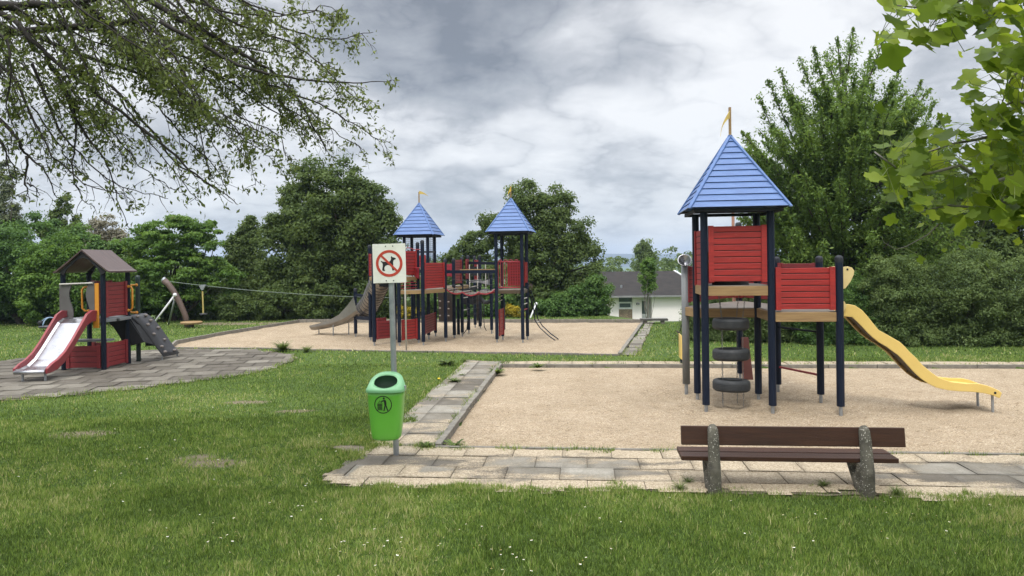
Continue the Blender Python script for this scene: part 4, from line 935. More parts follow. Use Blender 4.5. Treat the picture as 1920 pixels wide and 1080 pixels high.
for py_ in (559, 582, 603): MB().tube([wpt(866, py_, 22.2), wpt(877, py_ - 2, 22.8)], .014, 5).build('rung', PALE, fs)
for (x_, y1, y2, Y) in ((944, 560, 606, 23.6), (899, 520, 600, 24.0), (859, 560, 626, 22.6), (776, 530, 600, 22.8)): MB().tube([wpt(x_, y1, Y), wpt(x_ + 1, y2 + 12, Y)], .05, 8).build('post', NAVYF, fs)
MB().tube([wpt(846, 540, 21.5), wpt(858, 549, 21.5), wpt(872, 545, 21.8), wpt(890, 552, 22.2)], .012, 5).build('rope', ROPE, fs, smooth=True)
# tube slide
cen = [wpt(722, 517, 20.9), wpt(713, 527, 21.0), wpt(706, 543, 21.3), wpt(700, 557, 21.6), wpt(692, 571, 22.0), wpt(683, 583, 22.2)]
b = MB(); b.tube(cen, [.30] * 6, 24, cap=False); tube_o = b.build('tube_slide', TUBEM, fs, smooth=True); sm_ = tube_o.modifiers.new('thick', 'SOLIDIFY'); sm_.thickness = .012
fl_ = []
for i in range(5):
    for q in (0, .33, .66):
        p = cen[i].lerp(cen[i + 1], q); d = (cen[i + 1] - cen[i]).normalized(); MB().torus(p, .303, .009, 28, 6, axis=d).build('seam_ring', CHAR, tube_o, smooth=True)
ct = [wpt(683, 583, 22.1), wpt(668, 593, 22.4), wpt(650, 602, 22.7), wpt(628, 608.5, 23.0), wpt(605, 613, 23.2), wpt(590, 615, 23.3)]
b = MB(); vs = []
for i, p in enumerate(ct):
    d = (ct[min(i + 1, 5)] - ct[max(i - 1, 0)]).normalized(); s_ = d.cross(Vector((0, 0, 1))).normalized(); n_ = s_.cross(d); hside = (.46, .34, .22, .15, .12, .10)[i]
    for (x_, z_) in ((-.27, hside), (-.27, .04), (-.2, -.04), (0, -.07), (.2, -.04), (.27, .04), (.27, hside)): vs.append(p + s_ * x_ + n_ * z_)
b.add(vs, [(7 * i + j, 7 * i + j + 1, 7 * i + j + 8, 7 * i + j + 7) for i in range(5) for j in range(6)]); co = b.build('chute', TUBEM, tube_o, smooth=False); sm_ = co.modifiers.new('thick', 'SOLIDIFY'); sm_.thickness = .012
MB().ball(wpt(662, 577, 22.2), (.07, .02, .07), 12, 6).build('yellow_badge', YEL, tube_o)
for px_, py_, h_ in ((598, 624, .16), (625, 627, .30), (654, 625, .5)):
    g = gp(px_, py_); MB().tube([g + Vector((0, 0, -.1)), g + Vector((0, 0, h_))], .018, 8).build('leg', GALV, tube_o)
MB().beam(Q['c'] + Vector((0, 0, .55)), Q['a'] + Vector((0, 0, .60)), .05, .10).build('cross_beam', NAVY, fs); MB().beam(Q['c'] + Vector((0, 0, 1.25)), Q['a'] + Vector((0, 0, 1.25)), .05, .08).build('cross_beam', NAVY, fs)
MB().beam(Q['a'] + Vector((0, 0, 1.62)), Q['d'] + Vector((0, 0, 1.62)), .07, .14).build('cross_beam', DARK, fs)
# curved climbing bars running down to the sand on the right
b1s = [(1000, 575, 21.3), (1003, 600, 21.2), (1012, 614, 21.1), (1028, 629, 20.6), (1042, 639, 20.4)]
MB().tube([Q['u'] + Vector((0, 0, 1.45))] + [wpt(*p) for p in b1s], .016, 6).build('curved_bar', NAVYF, fs, smooth=True)
MB().tube([Q['u'] + Vector((.1, 0, 1.4))] + [wpt(x + 5, y - 3, Y + .3) for x, y, Y in b1s], .016, 6).build('curved_bar', NAVYF, fs, smooth=True)
for x_, y_ in ((1006, 604), (1014, 616)): MB().tube([wpt(x_, y_, 21.2), wpt(x_ + 6, y_ - 2, 21.5)], .012, 5).build('rung', PALE, fs)

# ------------------------------------------------------------------ zip line: curved supports at both ends, trolley seat
def arch(name, pts, w, label, braces, side=None):
    p0 = pts[0]; t = thing(name, (p0[0], p0[1], 0), 0, label, 'zip line support', 'curved zip line supports')
    loc = Vector((p0[0], p0[1], 0))
    for k_, off in enumerate((Vector((-.07, .14, .03)), Vector((.06, -.12, 0)))):
        q = [Vector(p) - loc + off for p in pts]; q[0].z -= .3
        b = MB(); b.tube(q, w, 12); b.build('curved_beam', BEAMB, t, smooth=True)
        d = (q[-1] - q[-2]).normalized(); MB().lathe(q[-1] + d * .004, [(w * 1.03, -.03), (w * 1.03, .006), (0, .008)], 16, axis=d).build('end_cap', GALV, t)
    for a, c, m in braces:
        MB().tube([Vector(a) - loc, Vector(c) - loc], .035, 10).build('brace', m, t, smooth=True)
        MB().ball(Vector(a) - loc, .075, 10, 6).build('brace_joint', WHITEF, t, smooth=True)
    return t, loc
YA = 26.6
ap_ = [P(354, 607, YA), P(347, 591, YA), P(336, 566, YA), P(325, 546, YA), P(315, 533, YA), P(306, 525, YA)]
ap_[0].z = 0
za, zl_ = arch('zip_line_support', ap_, .10, 'brown curved zip line beams with a white brace at the left edge of the trees', [(P(328, 553, YA - .2), G(283, 613), WHITEF), (P(328, 560, YA + .2), G(316, 608), GALV)])
lp_ = P(359, 604.5, YA - .6); MB().lathe(lp_ - zl_, [(0, -.05), (.36, -.05), (.38, 0), (.36, .03), (0, .035)], 24).build('start_platform', WOOD, za)
MB().tube([Vector((lp_.x, lp_.y, -.3)) - zl_, lp_ - zl_], .09, 10).build('platform_foot', BEAMB, za)
YR = 30.5
rp_ = [P(1031, 612, YR), P(1025, 590, YR), P(1017, 572, YR), P(1007, 556, YR), P(994, 540, YR), P(980, 529, YR)]; 
zr, zr_ = arch('zip_line_support', rp_, .16, 'brown curved zip line beams with a white brace behind the right blue roofed tower', [(P(1005, 570, YR - 1.5), P(993, 600, YR - 2.0), WHITEF)])
ca, cb = P(318, 528, YA), P(985, 552, YR)
tr = P(377, 534, YA + .2)
cab = []
for i in range(31):
    t = i / 30; p = ca.lerp(cb, t); p.z -= .62 * 4 * t * (1 - t) * .55; cab.append(p)
cobj = MB().tube(cab, .013, 6).build('zip_line_cable', surf('green_grey_cable', (.16, .20, .16), None, 9), None, smooth=True); tag(cobj, 'long thin cable strung between the two curved zip line supports', 'cable')
tcab = min(cab, key=lambda p: abs(p.x - tr.x)); zt_ = tcab.z
# place the seat exactly under the cable
for i in range(30):
    if cab[i].x <= tr.x <= cab[i + 1].x: s__ = (tr.x - cab[i].x) / (cab[i + 1].x - cab[i].x); tcab = cab[i].lerp(cab[i + 1], s__)
seat = thing('zip_line_swing', (tcab.x, tcab.y, 0), 0, 'disc seat on a yellow sleeved rope hanging from the zip line cable', 'zip line seat')
zc = tcab.z
MB().prism([(-.14, -.03, zc + .03), (.14, -.03, zc + .03), (.03, -.03, zc - .17), (-.03, -.03, zc - .17)], (0, .06, 0)).build('trolley', GALV, seat)
zb_ = P(379, 589, tcab.y).z
MB().tube([(0, 0, zc - .15), (0, 0, zb_ + .75)], .014, 6).build('rope', ROPE, seat); MB().tube([(0, 0, zb_ + .85), (.02, 0, zb_ + .02)], .028, 8).build('sleeve', surf('straw_sleeve', (.52, .42, .14), None, 5), seat)
MB().lathe((.02, 0, zb_), [(0, -.03), (.13, -.03), (.15, 0), (.12, .03), (0, .04)], 16).build('disc_seat', RUB, seat, smooth=True)

# ------------------------------------------------------------------ little playhouse on the left
HP = G(195, 693); ph_ = thing('playhouse', (HP.x, HP.y, 0), R(0), 'small playhouse with brown gable roof, red and steel slide and grey climbing ramp', 'playhouse')
ph_.rotation_euler = (0, 0, 0)
W_, D_ = .86, .90
def hpix(px, py, Y): p = P(px, py, Y); return Vector((p.x - HP.x, p.y - HP.y, p.z))
hp = {'B': (0, 0), 'A': (-W_, 0), 'D': (.05, D_), 'C': (-W_ + .03, D_)}
Yh = HP.y
zr0 = 1.98
for k_ in 'ABCD': post(ph_, hp[k_][0], hp[k_][1], zr0 + .10, .052, cap=False, m=NAVYF, z0=.0, foot=False)
ge = G(260, 677); hp['E'] = (ge.x - HP.x, ge.y - HP.y); post(ph_, hp['E'][0], hp['E'][1], 1.96, .05, m=surf('dark_green_paint', (.012, .03, .022), None, 5, .45), z0=0, foot=False)
ze = P(206, 510, Yh).z; zk = P(150, 467.5, Yh - .1).z; xl = hpix(107, 511, Yh).x; xr_ = hpix(206, 510, Yh - .12).x; xm = (xl + xr_) / 2 + .01
yf0, yf1 = -.14, D_ + .10
for (xa, xb) in ((xl, xm), (xm, xr_)):
    za_, zb2 = (ze, zk) if xa == xl else (zk, ze)
    ns = 10; pts = []
    for i in range(ns + 1):
        t = i / ns; x = xa + (xb - xa) * t; z = za_ + (zb2 - za_) * t; bow = .035 * math.sin(PI * t); s_ = -1 if xa == xl else 1
        # slightly hollow, as a bent board
        pts.append((x, z - bow * .2 + (0.02 if (i == 0 and xa == xl) or (i == ns and xa == xm) else 0)))
    poly = [(x, yf0, z) for x, z in pts] + [(x, yf0, z - .035) for x, z in reversed(pts)]
    MB().prism(poly, (0, yf1 - yf0, 0)).build('roof_board', ROOFB, ph_)
gb = [(xl + .10, yf0 + .04, ze + .0), (xm, yf0 + .04, zk - .04), (xr_ - .10, yf0 + .04, ze + .0), (xr_ - .2, yf0 + .04, ze - .06), (xr_ - .26, yf0 + .04, ze + .06), (xm + .12, yf0 + .04, zk - .22), (xm, yf0 + .04, zk - .18), (xm - .12, yf0 + .04, zk - .22), (xl + .26, yf0 + .04, ze + .06), (xl + .2, yf0 + .04, ze - .06)]
MB().prism(gb, (0, .03, 0)).build('gable_board', BLACK, ph_); MB().prism([(x, yf1 - .08, z) for x, _, z in gb], (0, .03, 0)).build('gable_board', BLACK, ph_)
zdk = 1.09
deck(ph_, [hp['A'], hp['B'], hp['D'], hp['C']], zdk, th=.08, m=GREYP, top=GREYP); deck(ph_, [hp['B'], (hp['E'][0] + .1, hp['B'][1] + .3), hp['E'], hp['D']], zdk - .01, th=.06, m=GREYP, top=GREYP)
slat_panel(ph_, hp['B'], hp['D'], 1.12, 1.88, REDB, 8, both=True); slat_panel(ph_, hp['C'], (-.25, D_), 1.14, 1.9, REDB, 8)
slat_panel(ph_, hp['A'], hp['B'], .04, .52, REDB, 4); slat_panel(ph_, hp['B'], hp['D'], .04, .56, REDB, 5); slat_panel(ph_, hp['C'], hp['D'], .04, .50, REDB, 4)
MB().box((-W_ / 2, .35, .60), (W_ * .9, .3, .04)).build('inner_bench', GREYP, ph_)
def wavy(x0, x1, z0, z1, y, name, m, flip=1, parent=None, n=12):
    pl_ = []; 
    for i in range(n + 1):
        t = i / n; pl_.append((x0 + flip * .045 * math.sin(t * PI * 2 + .6) * (1 if flip else 0), y, z0 + (z1 - z0) * t))
    pr_ = [(x1, y, z0 + (z1 - z0) * (1 - i / n)) for i in range(n + 1)]
    return MB().prism(pl_ + pr_, (0, .03, 0)).build(name, m, parent or ph_, bevel=.004)
SIDEG = surf('brown_grey_board', (.11, .105, .10), (.085, .078, .075), 4, .55)
wavy(-W_ + .22, -W_ - .03, 1.12, 1.86, -.085, 'side_guard', SIDEG, 1); wavy(-.42 + .14, -.14, 1.10, 1.90, -.085, 'side_guard', SIDEG, 1)
MB().tube([(-W_, -.11, 1.85), (-.16, -.11, 1.87)], .018, 8).build('cross_bar', PALE, ph_)
MB().box((-.12, -.06, 1.38), (.13, .03, .96)).build('orange_board', ORANGE, ph_, bevel=.01)
def ohandle(x, y, z0, z1, dx, dy):
    pts = [(x, y, z0), (x + dx * .6, y + dy * .6, z0 + .0), (x + dx, y + dy, z0 + .06), (x + dx, y + dy, z1 - .06), (x + dx * .6, y + dy * .6, z1), (x, y, z1)]; o = MB().tube(pts, .022, 8).build('grab_handle', ORANGE, ph_, smooth=True)
    MB().ball((x, y, z0), .035, 8, 5).build('knob', ORANGE, o); MB().ball((x, y, z1), .035, 8, 5).build('knob', ORANGE, o)
ohandle(hp['C'][0] + .02, D_ - .06, 1.22, 1.76, -.13, -.02); ohandle(hp['D'][0] + .04, D_ - .05, 1.22, 1.76, .09, .0)
ohandle(hp['E'][0] + .0, hp['E'][1] - .06, 1.14, 1.78, -.20, -.02); MB().box((hp['E'][0], hp['E'][1] - .07, 1.04), (.07, .03, .12)).build('orange_bracket', ORANGE, ph_)
# steel slide with red sides, towards the camera
cxs = -.43; sw = .29
prof_s = [(0.02, 1.11), (-.22, 1.10), (-.38, 1.03), (-.62, .80), (-.86, .56), (-1.08, .36), (-1.28, .25), (-1.45, .215), (-1.58, .205)]
def slx(t): return cxs - .10 * t
npf = len(prof_s); vs = []
for i, (y, z) in enumerate(prof_s):
    t = i / (npf - 1); 
    for x_, dz in ((-sw, .03), (-sw + .05, 0), (sw - .05, 0), (sw, .03)): vs.append((slx(t) + x_, y, z + dz))
b = MB(); b.add(vs, [(4 * i + j, 4 * i + j + 1, 4 * i + j + 5, 4 * i + j + 4) for i in range(npf - 1) for j in range(3)]); so = b.build('slide_bed', STEEL, ph_, smooth=False); m_ = so.modifiers.new('thick', 'SOLIDIFY'); m_.thickness = .012
hs = [.16, .19, .19, .17, .16, .16, .15, .12, .05]
for s_ in (-1, 1):
    vs = []
    for i, (y, z) in enumerate(prof_s):
        t = i / (npf - 1); x_ = slx(t) + s_ * sw
        for (dx, dz) in ((0, -.05), (s_ * .035, -.05), (s_ * .055, hs[i]), (s_ * .0, hs[i] + .01)): vs.append((x_ + dx, y, z + dz))
    b = MB(); b.add(vs, [(4 * i + j, 4 * i + (j + 1) % 4, 4 * i + 4 + (j + 1) % 4, 4 * i + 4 + j) for i in range(npf - 1) for j in range(4)] + [(0, 1, 2, 3), (4 * npf - 1, 4 * npf - 2, 4 * npf - 3, 4 * npf - 4)])
    b.build('slide_side', surf('faded_crimson_plastic', (.27, .028, .036), (.21, .045, .05), 2.5, .45, wear=(.32, .13, .13), wthr=.6, wscale=3), so, bevel=.008)
MB().tube([(slx(1) - sw, -1.60, .19), (slx(1) + sw, -1.60, .19)], .04, 12).build('slide_lip', STEEL, so, smooth=True)
for s_ in (-.2, .24): MB().tube([(slx(1) + s_, -1.5, -.1), (slx(1) + s_, -1.5, .18)], .022, 8).build('leg', GALV, so)
# climbing ramp
r0 = [Vector((hp['D'][0] + .03, D_ - .02, zdk + .02)), Vector((hp['E'][0] + .05, hp['E'][1], zdk + .02))]
ra, rb_ = G(309, 675, .0), G(337, 668, .0)
ra, rb_ = Vector((ra.x - HP.x, ra.y - HP.y, .08)), Vector((rb_.x - HP.x, rb_.y - HP.y, .08))
r0[1] = r0[0] + (rb_ - ra); r0[1].z = zdk + .02
b = MB(); vs = []; nr = 10
for i in range(nr + 1):
    t = i / nr; 
    for (p, q) in ((r0[0], ra), (r0[1], rb_)):
        v = p.lerp(q, t); v.z += .07 * math.sin(PI * min(1, t * 1.0)) - .06 * math.sin(2 * PI * t) * -.6; vs.append(v)
b.add(vs, [(2 * i, 2 * i + 1, 2 * i + 3, 2 * i + 2) for i in range(nr)]); rmp = b.build('climbing_ramp', CHAR, ph_, smooth=True); m_ = rmp.modifiers.new('thick', 'SOLIDIFY'); m_.thickness = .025; m_.offset = -1
for t, s_ in ((.12, .25), (.12, .75), (.28, .7), (.36, .35), (.45, .8), (.55, .3), (.68, .7), (.80, .25), (.92, .2), (.93, .8)):
    v = r0[0].lerp(ra, t).lerp(r0[1].lerp(rb_, t), s_); v.z += .07 * math.sin(PI * t) + .036 * math.sin(2 * PI * t) + .02
    MB().ball(v, (.045, .06, .035), 8, 5).build('hold', HOLD, rmp, smooth=True)
sidep = [r0[0] + Vector((-.05, -.01, -.03))] + [vs[2 * i] + Vector((0, -.01, -.03)) for i in range(nr)] + [ra + Vector((-.28, -.01, .14)), r0[0] + Vector((.25, 0, -.95)), r0[0] + Vector((.05, 0, -.93)), r0[0] + Vector((-.02, 0, -.5))]
MB().prism(sidep[:nr - 1] + [r0[0] + Vector((.35, -.01, -.62)), r0[0] + Vector((.05, -.01, -.70)), r0[0] + Vector((-.02, -.01, -.4))], (0, .02, 0)).build('ramp_side', BLACK, ph_)
MB().prism([Vector(p) + (r0[1] - r0[0]) * .98 for p in (sidep[:nr - 1] + [r0[0] + Vector((.35, -.01, -.78)), r0[0] + Vector((.0, -.01, -.78)), r0[0] + Vector((-.04, -.01, -.4))])], (0, .02, 0)).build('ramp_side', BLACK, ph_)
wv = [(-.42, .0, 0), (0, 0, 0), (0, 0, -.55), (-.10, 0, -.62), (-.2, 0, -.42), (-.33, 0, -.22), (-.42, 0, -.14)]
MB().prism([Vector(p) + Vector((hp['D'][0] - .02, D_ + .03, zdk - .04)) for p in wv], (0, .02, 0)).build('wavy_apron', BLACK, ph_)
for q in (ra, rb_): MB().tube([q + Vector((-.06, 0, -.15)), q + Vector((-.06, 0, .02))], .018, 8).build('leg', GALV, rmp)

# ------------------------------------------------------------------ small roundabout far left
rg = G(94, 619); ra_ = thing('roundabout', (rg.x, rg.y, 0), 0, 'small grey roundabout disc with arched blue handrails on the far lawn', 'roundabout')
MB().lathe((0, 0, .12), [(0, -.03), (.30, -.03), (.36, .0), (.36, .03), (.30, .05), (0, .06)], 28).build('disc', CHAR, ra_, smooth=True); MB().tube([(0, 0, -.1), (0, 0, .12)], .06, 10).build('pivot', GALV, ra_)
BLS = surf('blue_steel', (.20, .30, .42), None, 5, .35)
for an in (0.3, 1.35): MB().tube([(math.cos(an) * .30 * math.cos(t * PI / 10) - 0, math.sin(an) * .30 * math.cos(t * PI / 10), .15 + .30 * math.sin(t * PI / 10)) for t in range(11)], .022, 8).build('handrail', BLS, ra_, smooth=True)
MB().ball((-.27, -.1, .26), .095, 14, 8).build('ball', BLACK, ra_, smooth=True)
build_ground()
_r = random.Random(4)
for _ in range(420):
    p = fl + U6 * _r.uniform(.3, 9) + V6 * _r.uniform(.3, 6.6); SAND_DENTS.append((p.x, p.y, _r.uniform(.07, .16), _r.uniform(.006, .018)))
for _ in range(90):
    p = TM @ Vector((_r.gauss(1.0, 1.3), _r.gauss(.2, .9), 0)); SAND_DENTS.append((p.x, p.y, _r.uniform(.08, .18), _r.uniform(.010, .026)))
p = TM @ Vector((4.5, .45, 0)); SAND_DENTS.append((p.x, p.y, .45, .04))
build_gravel('gravel', NEAR, 0.05, 0.06); SAND_DENTS.clear()
for _ in range(250):
    p = G(_r.uniform(400, 1180), _r.uniform(606, 655)); SAND_DENTS.append((p.x, p.y, _r.uniform(.15, .3), _r.uniform(.01, .03)))
build_gravel('gravel', FAR, 0.12, 0.08)
A_l = math.atan2((bl - fl).y, (bl - fl).x) - PI / 2
flat_sheet('dirt', wob(pathL, .03, 1), -.006, DIRT); flat_sheet('dirt', wob(pathF, .05, 2), -.0075, DIRT); flat_sheet('dirt', wob(tiles, .10, 3), -.006, DIRT); flat_sheet('dirt', wob(pathR, .03, 4), -.006, DIRT)
flat_sheet('dirt', pathB, -.0065, DIRT)
build_paving('paving', pathL, fl - U6 * .085, R(-5.3), -.5, .5, sandL) if False else None
kd_ = (bl - fl).normalized(); kn_ = Vector((kd_.y, -kd_.x, 0))
build_paving('paving', pathL, fl - kn_ * 4.605, A_l, .505, .62, sandL, stag=0, keep=lambda p: (p - fl).dot(kn_) < -.05 and (p - fl).dot(kd_) > -.02)
build_paving('paving', wob(pathF, .10, 12), fl - U6 * 5.0 - V6 * 5.04, R(-5.6), .56, .42, sandF, stag=.5)
build_paving('paving', pathB, bl + V6 * .07, R(-5.6), .5, .5, lambda x, y: .78, stag=0)
build_paving('paving', pathR, pathR[0], A_l + R(-7), .40, .5, lambda x, y: .1, stag=0)
def tone_t(i, j, r, c): return max(0, min(1, (-.1 if (j + int(i * .5)) % 2 else .27) + r.gauss(0, .15)))
build_paving('paving', wob(tiles, .12, 13), tiles[2], R(10), .52, .52, lambda x, y: .05 + .25 * r01(x, y), tone=tone_t)
# ------------------------------------------------------------------ vegetation
def leaf_quads(pos, nrm, size, wid=.5, droop=0.0, fold=.12):
    n = len(pos); nrm = norm(nrm); rv = rng.normal(size=(n, 3)); rv[:, 2] -= droop
    t = norm(rv - nrm * (rv * nrm).sum(1, keepdims=True)); b = np.cross(nrm, t); s = size[:, None]
    V = np.stack([pos - t * s * .5, pos + b * s * wid * .5 + nrm * s * fold, pos + t * s * .5, pos - b * s * wid * .5 + nrm * s * fold], 1).reshape(-1, 3)
    return V, np.arange(4 * n).reshape(n, 4)
def clumps_to_leaves(C, Rr, per, size, up=.55, shell=.55, jit=.6):
    """leaves spread through ellipsoid clumps"""
    n = len(C); idx = np.repeat(np.arange(n), per); d = norm(rng.normal(size=(len(idx), 3))); d[:, 2] = np.where((d[:, 2] < -.25) & (rng.random(len(d)) < .5), -d[:, 2] * .8, d[:, 2])
    r = shell + (1 - shell) * rng.random((len(idx), 1)) ** .7; r *= 1 + .25 * rng.normal(size=(len(idx), 1)) * .6
    p = C[idx] + d * r * Rr[idx]; nn = d * np.array([1, 1, .8]) + np.array([0, 0, up]) + rng.normal(size=p.shape) * jit
    return p, nn, idx, size * (0.65 + .7 * rng.random(len(idx)))
def foliage(name, C, Rr, per, size, m, parent, wid=.55, droop=.3, **kw):
    p, nn, idx, sz = clumps_to_leaves(C, Rr, per, size, **kw); V, Fq = leaf_quads(p, nn, sz, wid, droop)
    cr = rng.random(len(C))[idx] * .55 + rng.random(len(idx)) * .45
    return np_mesh(name, V, Fq, 4, m, parent, rnd=np.repeat(cr, 4))
def limb(b, p, q, r0, r1, n=5, bend=.15, k=6, seed=None):
    p, q = Vector(p), Vector(q); L = (q - p).length; o = Vector([(random.random() - .5) * bend * L for _ in range(3)]); pts = [p.lerp(q, i / k) + o * math.sin(PI * i / k) + Vector((random.random() - .5, random.random() - .5, random.random() - .5)) * L * .02 for i in range(k + 1)]
    b.tube(pts, [r0 + (r1 - r0) * i / k for i in range(k + 1)], n)
def L3(g, a, b, c): return [(0.0, a), (.5, b), (1.0, c)]
LM = {
 'mid': leafmat('leaf_mid_green', L3(0, (0.048, 0.098, 0.026), (0.089, 0.171, 0.042), (0.146, 0.244, 0.065))),
 'deep': leafmat('leaf_deep_green', L3(0, (0.053, 0.085, 0.025), (0.098, 0.147, 0.041), (0.172, 0.23, 0.075))),
 'grey': leafmat('leaf_grey_green', L3(0, (0.078, 0.101, 0.05), (0.124, 0.155, 0.081), (0.202, 0.217, 0.132)), trans=.25),
 'fresh': leafmat('leaf_fresh_green', L3(0, (0.053, 0.108, 0.021), (0.102, 0.19, 0.035), (0.178, 0.28, 0.057))),
 'hedge': leafmat('leaf_hedge', L3(0, (0.063, 0.101, 0.032), (0.121, 0.178, 0.057), (0.207, 0.276, 0.103))),
 'cherry': leafmat('leaf_cherry', L3(0, (0.069, 0.122, 0.03), (0.131, 0.213, 0.048), (0.237, 0.338, 0.088)), trans=.42),
 'olive': leafmat('leaf_olive', L3(0, (0.07, 0.09, 0.031), (0.116, 0.155, 0.046), (0.202, 0.248, 0.078)), trans=.35),
 'tulip': leafmat('leaf_tulip', L3(0, (.09, .15, .018), (.17, .25, .03), (.29, .37, .05)), trans=.6, rough=.42),
 'yellow': leafmat('leaf_yellow', L3(0, (.10, .13, .02), (.34, .27, .025), (.50, .39, .04)), trans=.3),
 'brown': leafmat('leaf_brownish', L3(0, (0.139, 0.132, 0.093), (0.232, 0.217, 0.155), (0.31, 0.295, 0.232)), trans=.2),
}
def lobes_px(lobes, Y, dep=.8):
    out = []
    for l in lobes:
        px_, py_, rx, ry = l[:4]; yy = Y + (l[4] if len(l) > 4 else 0); c = P(px_, py_, yy); out.append((c.x, c.y, c.z, rx / F * yy, rx / F * yy * dep, ry / F * yy))
    return out
def plant(name, label, cat, base_px, Y, lobes, mat_, ncl=90, cr=.55, per=300, lsize=.13, trunk=.14, bark=BARK, group=None, flat=.85, dep=.8, z0=None, limbs=14, shell=.25, fillv=.5, multi=1, foliage_name='crown', droop=.3, wid=.55):
    ncl = int(ncl * 1.9); cr *= .74; per = int(per * .62)
    lb = lobes_px(lobes, Y, dep); bx = P(base_px, 600, Y).x; bz = float(ground_z(np.array([bx]), np.array([Y]))[0]) if z0 is None else z0
    t = thing(name, (bx, Y, bz), 0, label, cat, group)
    vol = np.array([l[3] * l[5] for l in lb]); pr = vol / vol.sum(); ch_ = rng.choice(len(lb), ncl, p=pr); A = np.array(lb)
    d = norm(rng.normal(size=(ncl, 3))); d[:, 1] = np.where((d[:, 1] > .2) & (rng.random(ncl) < .6), -d[:, 1], d[:, 1])
    r = fillv + (1 - fillv) * rng.random((ncl, 1)) ** .6; C = A[ch_, :3] + d * r * A[ch_, 3:]
    C[:, 2] = np.maximum(C[:, 2], bz + cr * .45)
    s_ = cr * (.55 + .75 * rng.random((ncl, 1))); Rr = np.concatenate([s_, s_, s_ * flat], 1)
    b = MB(); mc = Vector(A[:, :3].mean(0)); rad = trunk
    for q in range(multi):
        ox = (q - (multi - 1) / 2) * .35; p0 = Vector((bx + ox, Y + (random.random() - .5) * .3, bz - .25)); top = Vector((mc.x + ox * 1.5, mc.y, bz + (mc.z - bz) * .75)); ks = 8
        pts = [p0.lerp(top, i / ks) + Vector(((random.random() - .5), (random.random() - .5), 0)) * rad * .6 for i in range(ks + 1)]
        b.tube(pts, [rad * (1.25 if i == 0 else 1 - .55 * i / ks) for i in range(ks + 1)], 9)
        for i in range(limbs):
            c = Vector(C[random.randrange(ncl)]); h = .25 + .75 * random.random(); s0 = pts[min(ks, int(ks * h))]
            limb(b, s0, c, rad * .38, rad * .06, 5, .25)
    b.build('trunk', bark, t, world_pts=True, smooth=True)
    foliage(foliage_name, C, Rr, per, lsize, LM[mat_], t, wid=wid, droop=droop, shell=shell)
    return t
gT = 'trees along the back of the playground'
plant('tree', 'wide round dark green tree, largest in the background, left of the far play structure', 'tree', 622, 30.5, [(620, 365, 85, 62), (560, 400, 55, 55), (690, 395, 52, 58), (540, 470, 62, 70), (620, 470, 90, 80), (715, 470, 52, 70), (600, 545, 110, 55), (510, 545, 45, 50), (700, 545, 70, 50), (620, 420, 110, 70), (660, 520, 90, 60)], 'deep', 300, .60, 330, .135, .24, group=gT, multi=3)
plant('tree', 'broad rounded tree with tall top behind the right blue roof of the far structure', 'tree', 1010, 31, [(985, 378, 38, 35), (1035, 395, 40, 40), (965, 440, 50, 45), (1060, 450, 52, 55), (1010, 490, 60, 60), (1085, 500, 45, 45), (1090, 555, 52, 45), (1000, 560, 80, 40), (925, 420, 20, 25)], 'deep', 190, .55, 310, .125, .22, group=gT, multi=2)
plant('tree', 'low leafy tree between the two blue roofs of the far structure', 'tree', 865, 34, [(860, 478, 30, 28), (895, 460, 26, 25), (850, 520, 45, 45), (900, 520, 40, 45), (870, 565, 70, 30)], 'deep', 90, .5, 260, .13, .14, group=gT)
plant('tree', 'bright green layered hornbeam behind the brown roofed playhouse and zip line', 'tree', 335, 29.5, [(330, 448, 62, 42), (285, 470, 42, 45), (385, 465, 42, 50), (330, 510, 85, 50), (270, 530, 40, 45), (400, 530, 48, 50), (330, 560, 80, 30)], 'fresh', 170, .50, 300, .125, .16, group=gT, flat=.42, multi=2)
plant('tree', 'dark narrow tree filling the gap between the layered hornbeam and the largest tree', 'tree', 462, 31.5, [(470, 440, 20, 35), (450, 470, 26, 40), (470, 510, 40, 45), (450, 560, 45, 45)], 'deep', 80, .45, 300, .12, .13, group=gT)
plant('tree', 'tall thin grey green tree rising above the hedge at the left edge', 'tree', 15, 33, [(14, 335, 16, 36), (20, 385, 24, 40), (5, 420, 40, 40), (20, 440, 28, 30), (-30, 380, 40, 60)], 'grey', 95, .36, 170, .11, .12, group=gT, flat=.9)
plant('tree', 'open dark tree poking up behind the left hedge, sky showing through its crown', 'tree', 122, 34, [(122, 385, 14, 18), (118, 412, 24, 20), (150, 425, 16, 14), (120, 440, 40, 22), (75, 425, 14, 10), (120, 480, 50, 30)], 'deep', 60, .34, 150, .13, .11, group=gT, limbs=26)
plant('tree', 'sparse brownish grey tree behind the playhouse roof', 'tree', 203, 33, [(200, 430, 26, 24), (215, 455, 26, 25), (185, 460, 25, 25), (200, 500, 45, 35)], 'brown', 80, .40, 170, .10, .10, group=gT, limbs=30)
plant('tree', 'dense leafy tree behind the roundabout, at the far left edge of the hedge', 'tree', 40, 28.5, [(40, 470, 50, 45), (-20, 490, 60, 60), (30, 530, 70, 60), (-60, 470, 70, 90), (-40, 560, 80, 50)], 'mid', 130, .50, 300, .115, .14, group=gT)
plant('tree', 'light green bushy tree between the roundabout and the playhouse', 'tree', 120, 28, [(110, 480, 45, 40), (85, 520, 50, 50), (140, 540, 50, 55), (190, 530, 50, 50), (110, 570, 70, 35), (220, 560, 45, 40)], 'fresh', 140, .45, 300, .11, .12, group=gT)
plant('shrub', 'dark shrub under the largest tree behind the tube slide', 'shrub', 560, 29.5, [(520, 570, 60, 35), (600, 572, 60, 32), (450, 580, 50, 30)], 'deep', 70, .4, 260, .11, .05, group='shrubs under the trees', multi=3)
